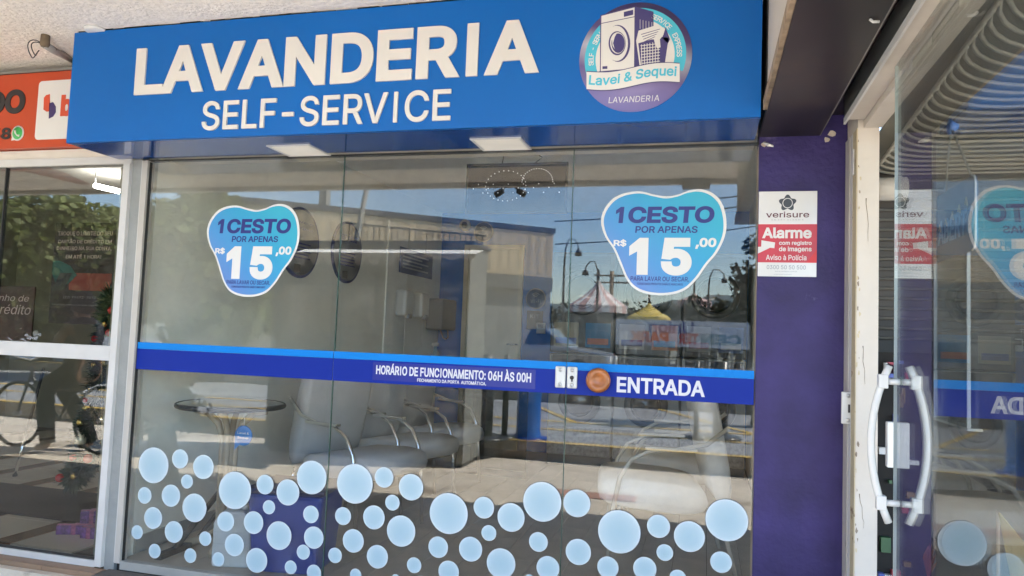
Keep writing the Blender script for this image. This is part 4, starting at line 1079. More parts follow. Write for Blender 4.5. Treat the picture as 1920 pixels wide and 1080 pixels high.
B(qm-.001, -.1315, (qz0+qz1)/2-.018, qm+.008, -.1301, (qz0+qz1)/2+.014).build('slot', print_black, lk)
for dz in (qz0+.014, qz1-.014): s_ = MB().lathe([(.008, 0), (.008, -.003), (0, -.004)], n=12, axis='y').build('screw', steel, lk); s_.location = (qm, -.1302, dz)
crk = mat('crack_dirt', (.26, .21, .16), rough=.95, var=.4, vscale=40)
random.seed(31)
for k in range(4):
    z = random.uniform(.35, 2.05); x = random.uniform(.562, .60); pts_ = [(x, -.2155, z)]
    for _ in range(5): x += random.uniform(-.002, .007); z += random.uniform(-.045, -.015); pts_.append((min(x, .630), -.2155, z))
    MB().tube(pts_, [.0016, .0012, .001, .0009, .0007, .0004], n=4).build('crack', crk, t)
for k in range(34):
    z = random.uniform(.1, 2.08); r1 = random.uniform(.002, .007); n_ = 7; xc = .5575+random.uniform(0, .010)
    MB().poly([(xc+r1*.7*random.uniform(.5, 1.2)*math.cos(2*math.pi*q/n_), z+r1*random.uniform(.8, 2.2)*math.sin(2*math.pi*q/n_)) for q in range(n_)], -.2162, -.2151).build('dirt_patch', crk if k % 2 else mat('yellowed_paint', ()), t)
B(.5475, -.17, 1.93, .5520, -.145, 2.03).build('white_clip', plastic_white, t)
# sliding glass door
YE = at(1680, 500, X=PX).y
sd_ = thing('sliding_glass_door', 'open sliding glass door with bowed white handles at the right edge', 'glass door', (PX, YE, 0))
B(-.004, -1.75, -.06, .004, 0, 2.105).build('pane', GL2, sd_)
B(-.0042, -.0005, -.06, .0042, .003, 2.105).build('edge', mat('glass_edge_pale', (.45, .52, .50), rough=.2), sd_)
hy = -.93-YE
zt = at(1664, 686, X=.5).z; zb = at(1668, 990, X=.5).z; zm = (zt+zb)/2; hh = (zt-zb)/2
hm = mat('handle_white', (.68, .68, .67), rough=.25)
for s, off in ((-1, .031), (1, .018)):
    ptsh = []
    for k in range(17):
        u_ = -1+k/8; ptsh.append((s*(off+.047*(1-u_*u_)), hy, zm+u_*hh))
    m = MB(); n = 8; rings = []
    m.tube(ptsh, .0105, n=8)
    h = m.build('handle', hm, sd_)
    for zz in (zt-.045, zb+.055):
        u_ = (zz-zm)/hh; x_ = s*(off+.047*(1-u_*u_))
        B(x_-.013, hy-.013, zz-.020, x_+.013, hy+.013, zz+.020).build('clamp', hm, h, bevel=.003)
        MB().tube([(s*.0045, hy, zz), (x_-s*.012, hy, zz)], .009, n=10).build('spacer', plastic_white, h)
a = at(1664, 791, Y=-.55); b_ = at(1706, 880, Y=-.55)
lb = thing('wall_box', 'flat white box behind the edge of the sliding glass beside the handle', 'box', (a.x, -.55, b_.z))
B(0, 0, 0, b_.x-a.x, .03, a.z-b_.z).build('case', hm, lb, bevel=.004)
# hanging acrylic sign & holder behind the sliding glass
xs2 = .556
def HX(x, y): return at(x, y, X=xs2)
t = thing('open_sign', 'pale blue hanging plastic sign reading ABERTO behind the sliding glass', 'sign', (xs2, 0, 0))
p0 = HX(1757, 385); p1 = HX(1830, 305); p2 = HX(1830, 465); p3 = HX(1757, 495)
acr = mat('acrylic_blue', (.045, .10, .20), rough=.25, var=.05)
y0, y1 = p0.y, p1.y; zt_, zb_ = (p1.z+p0.z)/2, (p2.z+p3.z)/2; rad = .02
out = [(y0, zb_), (y1+rad, zb_), (y1+.006, zb_+.006), (y1, zb_+rad), (y1, zt_-rad), (y1+.006, zt_-.006), (y1+rad, zt_), (y0, zt_)]
MB().polyx(out, 0, .004).build('board', acr, t)
MB().tube([(-.001, q[0], q[1]) for q in out[1:7]], .0022, n=5).build('white_edge', print_white, t)
hz = HX(1783, 238)
for py_ in (HX(1822, 308), HX(1772, 372)): MB().tube([(0, hz.y, hz.z), (0, py_.y, zt_-.004)], .003, n=5).build('string', mat('string_grey', (.12, .12, .10)), t)
MB().lathe([(.02, 0), (.012, .01), (.006, .02)], c=(-.004, hz.y, hz.z), n=12, axis='x').build('suction_cup', mat('cup_blue', (.08, .2, .5), rough=.3), t)
text_part('lettering', 'ABERTO', (y1+.01, zb_+.04, y0-.01, zb_+.10), -.0004, mat('sign_text_blue', (.10, .30, .62)), t, face='-x', bold=.03, shear=.2)
m = MB()
for k in range(5): yy = y0-.02-(y0-y1-.04)*k/5; m.tube([(-.001, yy, zt_-.09+.008*k), (-.001, yy-.010, zt_-.075+.008*k), (-.001, yy-.016, zt_-.095+.008*k)], .002, n=4)
m.build('script_strokes', mat('script_yellow', (.55, .5, .3)), t)
t = thing('leaflet_holder', 'clear acrylic leaflet holder stuck below the ABERTO sign', 'holder', (xs2, 0, 0))
a = HX(1752, 500); b_ = HX(1814, 790); zt_ = HX(1780, 485).z; zb_ = HX(1790, 795).z
hg = glass_mat('holder_acrylic', tint=(.80, .85, .88), ior=1.35)
B(0, a.y, zb_, .003, b_.y, zt_).build('front', hg, t)
for yy in (a.y, b_.y): B(-.001, yy-.002, zb_, .006, yy+.002, zt_).build('side', mat('acrylic_edge', (.35, .37, .37), rough=.2), t)
B(.0, a.y, zb_-.006, .03, b_.y, zb_-.0005).build('bottom', mat('acrylic_edge', ()), t)

# neighbour's room: corrugated shutter and soffit, dark inside
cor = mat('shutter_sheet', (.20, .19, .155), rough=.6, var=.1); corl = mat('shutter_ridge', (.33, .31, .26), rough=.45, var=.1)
sh = thing('roller_shutter', 'corrugated metal shutter inside the open shop', 'shutter', (0, 0, 0))
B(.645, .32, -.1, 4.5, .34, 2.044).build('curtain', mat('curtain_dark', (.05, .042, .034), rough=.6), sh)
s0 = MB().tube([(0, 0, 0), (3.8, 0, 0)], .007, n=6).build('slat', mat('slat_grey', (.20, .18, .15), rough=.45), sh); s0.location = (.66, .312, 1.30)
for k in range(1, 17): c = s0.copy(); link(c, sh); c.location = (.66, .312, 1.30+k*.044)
sc_ = thing('corrugated_soffit', 'ribbed metal soffit curving over the open shop', 'soffit', (0, 0, 0))
def soff(Yk, r_=.20): 
    z = 2.03+(.32-Yk)*.10
    pts = [(4.4, Yk, z)]
    for k in range(9):
        q = R(90+k*11.25); pts.append((.70+r_+r_*math.cos(q), Yk-r_+r_*math.sin(q), z))
    pts.append((.70, Yk-r_-.10, z)); return pts
for k in range(34):
    Yk = .30-k*.055
    MB().tube(soff(Yk, .16+.012*k), .0065, n=6).build('rib', corl, sc_)
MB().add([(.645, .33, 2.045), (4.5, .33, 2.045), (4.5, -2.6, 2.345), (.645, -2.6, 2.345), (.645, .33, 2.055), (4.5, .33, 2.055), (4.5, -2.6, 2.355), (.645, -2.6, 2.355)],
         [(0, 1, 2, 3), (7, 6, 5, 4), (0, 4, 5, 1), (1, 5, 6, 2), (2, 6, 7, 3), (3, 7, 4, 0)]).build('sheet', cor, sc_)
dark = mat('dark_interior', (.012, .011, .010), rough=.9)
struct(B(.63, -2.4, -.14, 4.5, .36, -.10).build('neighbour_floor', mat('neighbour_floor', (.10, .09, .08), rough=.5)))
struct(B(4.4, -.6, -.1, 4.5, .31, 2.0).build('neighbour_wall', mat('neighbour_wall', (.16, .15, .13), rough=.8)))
t = thing('display_rack', 'black rack of small goods just inside the open shop', 'rack', (.80, .02, 0))
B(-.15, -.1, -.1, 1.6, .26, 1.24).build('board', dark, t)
random.seed(5)
cols = [(.16, .09, .01), (.02, .08, .03), (.5, .5, .5), (.3, .03, .05), (.05, .08, .3)]
for k in range(26):
    x, z = random.uniform(-.14, -.04), random.uniform(.1, 1.2)
    B(x, -.125, z, x+random.uniform(.01, .05), -.101, z+random.uniform(.01, .06)).build('packet', mat('packet%d' % (k % 5), cols[k % 5], rough=.4), t)
m = MB(); t = thing('yellow_chain', 'yellow plastic chain hanging in the gap beside the door handle', 'chain', tuple(at(1652, 900, X=.72)))
lk0 = None
for k in range(5):
    o_ = MB().tube([(.010*math.cos(R(q)), 0, .024*math.sin(R(q))) for q in range(0, 360, 30)], .005, n=6, closed=True).build('chain_link', mat('chain_yellow', (.60, .32, .02), rough=.4), t); o_.location = (0.002*(k % 2), 0, -k*.038); o_.rotation_euler = (0, 0, R(20+90*(k % 2)))
# round white pipe seen above the shutter
t = thing('shutter_drum', 'white round shutter drum end above the curtain', 'drum', (.66, .18, 1.94))
MB().lathe([(.05, 0), (.05, .16)], axis='x', n=20).build('drum', plaster, t)
MB().lathe([(.055, .12), (.058, .13), (.055, .14)], axis='x', n=20).build('collar', plaster, t)
# dried flower and kite at the lower right
p = at(1740, 1066, X=.62)
t = thing('orange_paper_flower', 'folded orange paper flower at the lower edge behind the sliding glass', 'paper flower', tuple(p))
for k in range(7):
    a_ = R(-60+k*20); MB().add([(0, 0, -.03), (0, .02*math.cos(a_)+.05*math.sin(a_), .03*math.cos(a_)), (0.01, .06*math.sin(a_), .07*math.cos(a_)), (0, -.02*math.cos(a_)+.05*math.sin(a_), .03*math.cos(a_))], [(0, 1, 2, 3)]).build('petal', mat('paper_orange', (.42, .13, .05), rough=.7, var=.3), t)

p = at(1905, 1045, X=.66)
t = thing('yellow_pennant', 'small yellow cloth pennant at the lower right behind the sliding glass', 'pennant', tuple(p))
MB().polyx([(.10, .075), (-.12, .02), (-.16, -.12), (.02, -.07)], 0, .003).build('cloth', mat('pennant_yellow', (.55, .42, .12), rough=.8, var=.15), t)
MB().tube([(0, .10, .075), (0, .10, -.35)], .004, n=5).build('stick', wood_old, t)

# ================================================================== STREET SIDE (seen only in the glass)
# long corrugated building
z0b = mir(1038, 430, Y=16); 
def ground_pt(x, Yv): return mir(x, 650, Y=Yv)
Pb = mir(1038, 430, Y=15.0); Pa = mir(495, 375, Y=15.0*1.0)
# corner is Pb; the wall runs away from it to the left, nearer to the shop
Hb = Pb.z
d_ = None
best = None
for k in range(400):
    Yv = 6+k*.03; q = mir(495, 375, Y=Yv)
    if best is None or abs(q.z-Hb) < best[0]: best = (abs(q.z-Hb), q)
Pa = best[1]
dirv = (Vector((Pa.x, Pa.y, 0))-Vector((Pb.x, Pb.y, 0))); L = dirv.length; dirv.normalize()
ang = math.atan2(dirv.y, dirv.x)
wb = thing('corrugated_building', 'long low building clad in beige ribbed metal across the street', 'building', (Pb.x, Pb.y, 0), ang)
beige = mat('ribbed_metal_beige', (.64, .51, .33), rough=.6, var=.08, vscale=2); 
LEN = L+.6
nrm = -1  # building extends to local +y or -y away from the shop
m = MB(); step = .26; n = int(LEN/step)
v = []; f = []
side = 1 if (Matrix.Rotation(ang, 3, 'Z') @ Vector((0, 1, 0))).y < 0 else -1
zl = 2.75
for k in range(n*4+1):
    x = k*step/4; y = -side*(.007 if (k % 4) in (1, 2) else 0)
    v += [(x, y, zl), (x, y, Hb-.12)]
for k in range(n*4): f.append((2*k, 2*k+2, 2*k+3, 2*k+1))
MB().add(v, f).build('ribbed_cladding', beige, wb)
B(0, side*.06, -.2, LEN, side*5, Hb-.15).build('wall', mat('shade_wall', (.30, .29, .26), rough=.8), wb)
B(-.04, -side*.035, Hb-.10, LEN, side*5, Hb+.02).build('roof_edge', mat('dark_roof_edge', (.06, .07, .10), rough=.6), wb)
B(0, -side*.06, zl-.35, LEN, side*.055, zl-.01).build('beam', mat('beam_grey', (.20, .20, .18), rough=.8), wb)
for k in range(2):
    x = 2.0+k*2.4; rd = B(x, -side*.0, .0, x+1.7, side*.055, 2.3).build('roll_door', mat('roll_door', (.42, .40, .34), rough=.6), wb)
    m = MB()
    for j in range(14): m.box(x+.05, -side*.02, .12+j*.155, x+1.65, -side*.003, .20+j*.155)
    m.build('door_ribs', mat('roll_door', ()), rd)
for k in range(24): B(5.2-k*.14, -side*.16, 3.0, 5.22-k*.14, -side*.14, 3.62).build('railing_bar', dark_metal, wb)
B(1.9, -side*.165, 3.62, 5.3, -side*.135, 3.66).build('railing_top', dark_metal, wb)
# kiosk with a scalloped awning standing on the walkway
KF = -3.95
a = mir(512, 600, Y=-KF); b_ = mir(880, 600, Y=-KF); az = mir(700, 481, Y=-KF-.28).z
Wd = b_.x-a.x; kh = az+.16-GZ
t = thing('kiosk', 'grey kiosk with ribbed shutters standing on the pavement opposite the laundry', 'kiosk', (a.x, KF, GZ))
km = mat('kiosk_panel', (.20, .20, .175), rough=.6, var=.08)
B(0, -.55, .05, Wd, 0, kh).build('wall', km, t); B(-.03, -.58, kh+.001, Wd+.03, .03, kh+.04).build('roof', mat('dark_roof_edge', ()), t)
B(.02, -.53, 0, Wd-.02, -.02, .048).build('base', dark_metal, t)
for k in range(3):
    x = .12+k*(Wd-.1)/3; rd = B(x, .001, .55, x+(Wd-.1)/3-.14, .02, kh-.45).build('roll_door', mat('roll_door', (.26, .25, .215), rough=.6), t)
    for j in range(13):
        z = .60+j*(kh-1.1)/13; B(x+.04, .0205, z, x+(Wd-.1)/3-.18, .032, z+(kh-1.1)/13*.55).build('slat', mat('roll_door', ()), rd)
for x in (0, Wd-.05): B(x, .001, .05, x+.05, .03, kh).build('corner_post', mat('post_concrete', (.25, .25, .23), rough=.9), t)
ax0 = mir(552, 481, Y=-KF-.28).x-a.x; ax1 = mir(892, 481, Y=-KF-.28).x-a.x; az_ = az-GZ
t2 = thing('scalloped_awning', 'white canvas awning with a scalloped edge on the front of the kiosk', 'awning', (a.x+ax0, KF, az)); Wa = ax1-ax0
pts = [(0, .035), (0, 0)]; nn = 12
for k in range(nn):
    for j in range(1, 7): q = j/6; pts.append(((k+q)*Wa/nn, -.10*math.sin(math.pi*q)*(1 if k < 8 else .25)))
pts.append((Wa, .035))
canv = mat('white_canvas', (.95, .93, .88), rough=.8)
MB().poly(pts, .276, .28).build('valance', canv, t2)
MB().add([(0, .28, .035), (Wa, .28, .035), (Wa, .035, .10), (0, .035, .10), (0, .28, .04), (Wa, .28, .04), (Wa, .035, .105), (0, .035, .105)], [(0, 1, 2, 3), (7, 6, 5, 4), (0, 4, 5, 1), (1, 5, 6, 2), (2, 6, 7, 3), (3, 7, 4, 0)]).build('canvas', canv, t2)
# posts behind
for px, rr_ in ((588, .13),):
    p = mir(px, 360, Y=14); t = thing('concrete_post', 'grey concrete post rising above the corrugated building', 'post', (p.x, p.y-.6, 0))
    MB().add([(sx*rr_, sy*rr_, 0) for sx, sy in ((-1, -1), (1, -1), (1, 1), (-1, 1))]+[(sx*rr_*.8, sy*rr_*.8, 8) for sx, sy in ((-1, -1), (1, -1), (1, 1), (-1, 1))], [(0, 1, 5, 4), (1, 2, 6, 5), (2, 3, 7, 6), (3, 0, 4, 7), (4, 5, 6, 7)]).build('shaft', mat('post_concrete', (.25, .25, .23), rough=.9), t)
    B(-.3, -.05, 7.2, .3, .05, 7.3).build('crossarm', wood_old, t)
a = mir(690, 345, Y=8); b_ = mir(668, 450, Y=8)
t = thing('steel_brace', 'grey slanting steel brace under the far awning', 'brace', (b_.x, b_.y, 0))
MB().tube([(0, 0, STEP), (0, 0, b_.z), (a.x-b_.x, 0, a.z)], .05, n=4).build('shaft', mat('post_concrete', ()), t)

# trees
leafm = mat('leaf_green', (.16, .19, .05), rough=.6, var=.45, vscale=1.6); leafd = mat('leaf_dark', (.018, .032, .014), rough=.6, var=.5, vscale=1.5)
bark = mat('bark', (.10, .075, .05), rough=.95, var=.3, bump=.6)
def tree(label, x, y, h, rad, n, m_, group=None, base=0, crown_h=None, leaf=.13, kind='leafy_tree', limbs=6):
    t = thing(kind, label, 'tree', (x, y, base), 0, group)
    ch = crown_h or rad*.8
    cz = h-ch
    m = MB(); m.tube([(0, 0, 0), (.05, .03, cz*.4), (-.03, 0, cz*.8), (.02, .04, h-ch*.6)], [.16, .12, .10, .05], n=8)
    for k in range(limbs):
        a = 2*math.pi*k/limbs+.3; m.tube([(0, 0, cz*(.5+.07*k)), (rad*.35*math.cos(a), rad*.35*math.sin(a), cz*(.75+.04*k)), (rad*.75*math.cos(a), rad*.75*math.sin(a), cz+ch*.25*math.sin(k))], [.06, .045, .02], n=6)
    m.build('trunk', bark, t)
    c = MB(); clumps = []
    for _ in range(34):
        d = Vector((random.gauss(0, 1), random.gauss(0, 1), random.gauss(0, 1))).normalized()*random.uniform(.45, 1)**.6
        clumps.append((Vector((d.x*rad*.85, d.y*rad*.85, cz+d.z*ch*.85)), random.uniform(.22, .42)*min(rad, ch*1.2)))
    for i in range(n):
        cc, cr = random.choice(clumps)
        d = Vector((random.gauss(0, 1), random.gauss(0, 1), random.gauss(0, 1))).normalized()
        p = cc+d*cr*random.uniform(.55, 1.0)
        nrm_ = (d+Vector((random.gauss(0, .6), random.gauss(0, .6), random.gauss(0, .6)+.4))).normalized()
        s = nrm_.orthogonal().normalized(); s = Matrix.Rotation(random.uniform(0, 6.28), 3, nrm_) @ s; b2 = nrm_.cross(s); l_ = leaf*random.uniform(.7, 1.3)
        c.add([p-s*l_*.5, p+b2*l_*.3, p+s*l_*.5, p-b2*l_*.3], [(0, 1, 2, 3)])
    c.build('crown', m_, t, fix=False)
    return t
def leafy(m):
    n = m.node_tree.nodes; l = m.node_tree.links; b = n['Principled BSDF']; tl = n.new('ShaderNodeBsdfTranslucent'); mx = n.new('ShaderNodeMixShader'); mx.inputs[0].default_value = .4
    src = b.inputs['Base Color'].links[0].from_socket; l.new(src, tl.inputs[0]); l.new(b.outputs[0], mx.inputs[1]); l.new(tl.outputs[0], mx.inputs[2]); l.new(mx.outputs[0], n['Material Output'].inputs[0])
leafy(leafm); leafy(leafd)
random.seed(11)
for i, (px, top, Yv, rad) in enumerate(((20, 366, 10.0, 2.0), (110, 360, 10.5, 1.9), (185, 374, 11, 1.5), (-110, 380, 10.0, 2.4), (345, 352, 9.5, 1.6), (430, 356, 9.8, 1.4), (-260, 400, 11, 2.6))):
    p = mir(px, top, Y=Yv)
    tree(('sunlit green street tree opposite the glazing joint of the left shop window', 'sunlit green tree with the tallest crown mirrored in the middle of the left window', 'smaller green tree mirrored beside the white jamb of the left window', 'green street tree beyond the left photo edge, next to the glazing joint', 'green tree mirrored above the left half of the left price sticker', 'green tree crown mirrored just above the right shoulder of the left price sticker', 'farthest green street tree along the road on the left')[i], p.x, p.y, p.z, rad, 8000, leafm, 'street trees opposite the left shop' if i < 4 or i == 6 else 'street trees opposite the laundry', 0, 1.7, .22)
p = mir(1400, 440, Y=8); tree('dark slender tree near the purple pillar side of the street', p.x+.25, p.y, p.z+.1, .55, 1500, leafd, None, STEP, .75, .10, limbs=4)
q = mir(343, 905, Z=GZ)
tree('clipped dark shrub on a short trunk at the edge of the marquee shade', q.x-.25, q.y, 1.25, .42, 2600, leafd, None, GZ, .55, .07, kind='clipped_shrub', limbs=4)
# far trees as a belt
random.seed(21)
for i in range(12):
    px = 1230+i*22 if i < 9 else 1060+(i-9)*60; p = mir(px, 565-random.uniform(-8, 10), Y=34)
    tree('distant round tree behind the fair tents', p.x, p.y, p.z, 1.5, 700, leafd, 'distant trees behind the tents', 0, 1.3, .32, limbs=3)
hill = MB(); v = []; f = []
for i in range(60):
    x = -120+i*4.5; h = 9+6*noise.noise(Vector((i*.13, 0, 0)))+3*noise.noise(Vector((i*.45, 3, 0)))
    v += [(x, -150, -1), (x, -170, h), (x, -230, h*.8)]
for i in range(59):
    for j in range(2): f.append((i*3+j, i*3+j+1, i*3+j+4, i*3+j+3))
struct(hill.add(v, f, True).build('hills', mat('hill_blue_green', (.10, .14, .15), rough=1, var=.2, vscale=.1)))

# circus tents
def tent(label, px, ptop, peave, pl, pr, Yv, cols, name='striped_tent', group=None):
    c = mir(px, ptop, Y=Yv); l_ = mir(pl, peave, Y=Yv); r_ = mir(pr, peave, Y=Yv); rad = (r_.x-l_.x)/2; cx = (r_.x+l_.x)/2
    t = thing(name, label, 'tent', (cx, c.y-rad, 0), 0, group); N = 24; ze = l_.z; zt = c.z
    for s in range(N):
        a0, a1 = 2*math.pi*s/N, 2*math.pi*(s+1)/N; v = []; f = []
        prof = [(1, ze-.0), (.55, ze+(zt-ze)*.34), (.22, ze+(zt-ze)*.68), (.03, zt)]
        for (q, z) in prof: v += [(rad*q*math.cos(a0), rad*q*math.sin(a0), z), (rad*q*math.cos(a1), rad*q*math.sin(a1), z)]
        v += [(rad*math.cos(a0), rad*math.sin(a0), ze-.35), (rad*math.cos(a1), rad*math.sin(a1), ze-.35)]
        f = [(0, 1, 3, 2), (2, 3, 5, 4), (4, 5, 7, 6), (0, 8, 9, 1)]
        MB().add(v, f).build('roof_panel', cols[s % 2], t)
    MB().lathe([(rad*.90, 0), (rad*.90, ze-.3)], n=24).build('side_wall', mat('tent_side_dark', (.07, .075, .06), rough=.8), t)
    MB().tube([(0, 0, zt-.1), (0, 0, zt+.6)], .05).build('mast', dark_metal, t)
tw = mat('tent_white', (.85, .81, .76), rough=.7); tr_ = mat('tent_red', (.62, .40, .36), rough=.7); ty = mat('tent_yellow', (.70, .52, .12), rough=.7); ty2 = mat('tent_yellow_stripe', (.20, .13, .03), rough=.7)
tent('white and pink striped circus tent in the distance', 1113, 522, 570, 1055, 1172, 32, (tw, tr_))
tent('yellow tent with dark stripes beside the striped one', 1215, 566, 592, 1172, 1255, 30, (ty, ty), 'yellow_tent')
tent('small red tent roof behind the price sticker', 1300, 548, 562, 1268, 1335, 34, (tr_, tr_), 'red_tent')
# fence banner
YBn = 22
a = mir(1172, 598, Y=YBn); b_ = mir(1405, 655, Y=YBn)
t = thing('fence_banner', 'long white banner reading Union CENTER PARK on the far fence', 'banner', (a.x, a.y, b_.z))
Wd = b_.x-a.x; Hh = a.z-b_.z
B(-.3, -.02, 0, Wd, 0, Hh).build('sheet', mat('banner_grey', (.62, .66, .72), rough=.6), t)
bl = mat('banner_blue', (.02, .05, .25), rough=.6)
def bn(x0, x1, z0, z1, s, m_, **k):   # photo x grows to the right = mirrored reading order
    letters('', None, 0, m_, t, 0, geo=text_on(s, x0*Wd, z0*Hh, x1*Wd, z1*Hh, .0005, .004, '+y', **k))
bn(.20, .56, .50, .98, 'Union', bl, bold=.03)
bn(.62, .94, .12, .52, 'CEN', mat('banner_teal', (.05, .22, .3)), bold=.06); bn(.44, .60, .12, .52, 'TER', mat('banner_red', (.5, .05, .04)), bold=.06)
bn(.04, .36, .12, .55, 'PARK', mat('banner_red', ()), bold=.06); bn(.1, .4, -.0, .10, 'O PARQUE DA FAMILIA', bl, bold=.02)
for x in (-.2, Wd*.33, Wd*.66, Wd-.1): MB().tube([(x, -.06, -b_.z), (x, -.06, Hh+.05)], .03).build('fence_post', dark_metal, t)
# fence behind
t = thing('wire_fence', 'low metal fence running behind the parked cars', 'fence', (-9, -23.2, STEP))
for k in range(32): B(k*.55, 0, 0, k*.55+.05, .05, 1.5).build('picket', mat('fence_grey', (.3, .3, .28)), t)
for z in (.5, 1.0, 1.45): B(0, .051, z, 17.1, .075, z+.04).build('rail', mat('fence_grey', ()), t)
# lamps and wires
def street_lamp(px, pbase, ptop, Yv, arm, label):
    p = mir(px, ptop, Y=Yv); t = thing('street_lamp', label, 'street lamp', (p.x, p.y, 0), 0, 'curved street lamps'); z = p.z; s = arm
    MB().tube([(0, 0, 0), (0, 0, z*.8), (s*.05, 0, z*.93), (s*.25, 0, z), (s*.6, 0, z), (s*.85, 0, z*.96), (s*.9, 0, z*.92)], [.05, .035, .025, .02, .018, .018, .018], n=6).build('pole', mat('lamp_pole', (.10, .10, .10)), t)
    MB().lathe([(.03, z*.93), (.10, z*.91), (.11, z*.88), (0, z*.875)], c=(s*.9, 0, 0), n=10).build('lamp_head', mat('lamp_head', (.06, .06, .06)), t)
street_lamp(1060, 650, 448, 20, .5, 'curved street lamp left of the right price sticker')
street_lamp(1122, 650, 490, 20, -.45, 'curved street lamp above the striped tent')
street_lamp(1330, 650, 506, 24, .6, 'curved street lamp right of the price sticker')
p = mir(1148, 508, Y=38); t = thing('power_pole', 'distant wooden power pole with crossarms', 'power pole', (p.x, p.y, 0))
MB().tube([(0, 0, 0), (0, 0, p.z)], .12).build('shaft', wood_old, t)
for dz in (.3, .7): B(-1.0, -.05, p.z-dz, 1.0, .05, p.z-dz+.09).build('crossarm', wood_old, t)
for i, (y0_, y1_) in enumerate(((415, 421), (458, 462), (368, 352))):
    a = mir(1040, y0_, Y=18) if i < 2 else mir(1345, 372, Y=18); b_ = mir(1560, y1_-60, Y=18) if i < 2 else mir(1560, 318, Y=18)
    m = MB(); m.tube([a.lerp(b_, k/8)+Vector((0, 0, -.15*math.sin(math.pi*k/8))) for k in range(9)], .018, n=5)
    tag(m.build('power_line', rubber), ('overhead cable crossing the sky at the height of the price lettering', 'overhead cable just above the corrugated roof line', 'overhead cable near the purple pillar in the sky')[i], 'cable')
# litter bin and posts on the kerb
p = mir(990, 822, Z=STEP)
t = thing('litter_bin', 'tall bright blue litter barrel on the yellow kerb', 'litter bin', (p.x, p.y, STEP))
MB().lathe([(.17, 0), (.15, .05), (.14, .1), (.14, .62), (.17, .66), (.16, .68), (.05, .70)], n=20).build('body', mat('bin_blue', (.01, .12, .45), rough=.35), t); MB().lathe([(.22, 0), (.22, .02), (.15, .03)], n=20).build('base', navy, t)
for px, r_, lab in ((945, .035, 'thin dark post on a round base beside the blue barrel'), (905, .11, 'thick dark post on a round base on the kerb'), (1305, .03, 'thin black bent post on the far kerb'), (1350, .09, 'thick dark post near the cream armchair reflection')):
    p = mir(px, 822, Z=STEP); t = thing('kerb_post', lab, 'post', (p.x, p.y, STEP)); MB().tube([(0, 0, 0), (0, 0, .95)], r_).build('shaft', dark_metal, t); MB().lathe([(r_*2.2+.06, 0), (r_*2+.06, .03), (r_, .04)], n=16).build('base', dark_metal, t)
# parked cars
def car(label, loc, rz, paint, group='parked cars on the far side'):
    t = thing('parked_car', label, 'car', loc, rz, group)
    low = [(-2.0, .28), (-2.08, .5), (-2.0, .78), (-1.1, .90), (1.6, .92), (2.02, .85), (2.08, .5), (2.0, .28), (1.65, .26), (1.55, .5), (1.3, .6), (1.05, .5), (.95, .26), (-.95, .26), (-1.05, .5), (-1.3, .6), (-1.55, .5), (-1.65, .26)]
    MB().poly(low, -.83, .83).build('body', paint, t, bevel=.05)
    cab = [(-1.05, .90), (-.45, 1.38), (.75, 1.42), (1.55, .93)]
    v = []; 
    for y, s in ((-.76, 1), (.76, 1)): v += [(x, y*(1 if z < 1 else .84), z) for x, z in cab]
    MB().add(v, [(0, 1, 2, 3), (7, 6, 5, 4), (0, 4, 5, 1), (1, 5, 6, 2), (2, 6, 7, 3)]).build('cabin', paint, t, bevel=.03)
    gm = mat('car_glass', (.01, .012, .014), rough=.05)
    for s in (-1, 1):
        for xa, xb, xc, xd in ((-.88, -.40, .08, .08), (.14, .14, .68, 1.2)):
            yb, yt = s*.765, s*.662
            MB().add([(xa, yb, .95), (xd, yb, .95), (xc, yt, 1.34), (xb, yt, 1.34)], [(0, 1, 2, 3)]).build('side_window', gm, t)
        for x in (-1.3, 1.3):
            wh = MB().lathe([(.30, -.1), (.31, -.08), (.31, .08), (.30, .1)], n=20, axis='y').build('wheel', rubber, t); wh.location = (x, s*.76, .31)
            MB().lathe([(.19, s*.105), (.06, s*.11), (0, s*.11)], n=14, axis='y').build('rim', steel, wh)
        MB().cbox((-2.02, s*.62, .66), (.12, .3, .13)).build('headlight', print_white, t, bevel=.02); MB().cbox((2.02, s*.64, .74), (.1, .26, .14)).build('taillight', print_red2, t, bevel=.02)
    MB().add([(-1.0, -.66, .96), (-1.0, .66, .96), (-.50, .57, 1.34), (-.50, -.57, 1.34)], [(0, 1, 2, 3)]).build('windscreen', gm, t)
    bpy.context.view_layer.update()
    return t
car('silver parked car seen below the fair tents', (-4.3, -15.4, STEP+.02), R(180), mat('paint_silver', (.45, .46, .47), rough=.25, metal=.6, coat=.5))
car('dark grey parked car to the left of the silver one', (-9.6, -15.8, STEP+.02), R(180), mat('paint_dark', (.04, .045, .05), rough=.25, metal=.4, coat=.5))

# twin flood light on the edge of the marquee
p = mir(950, 350, Y=3.34)
t = thing('twin_flood_light', 'two small spot heads fixed to the edge of the marquee', 'spot light', (p.x, -3.42, p.z+.04))
MB().lathe([(.04, 0), (.04, .04)], axis='y', n=14).build('base', dark_metal, t)
for s in (-1, 1):
    MB().tube([(0, -.01, 0), (s*.05, -.03, -.02), (s*.08, -.04, -.045)], .012).build('arm', dark_metal, t)
    MB().tube([(s*.07, -.05, -.05), (s*.15, -.06, -.09)], [.026, .034], n=12).build('lamp_head', dark_metal, t)
p = mir(1305, 342, Y=3.3)
t = tag(B(p.x-.12, -3.36, p.z-.05, p.x+.12, -3.28, p.z+.09).build('hanging_box', mat('grey_box', (.25, .24, .2), rough=.6), bevel=.005), 'small grey box fixed below the marquee edge', 'box')

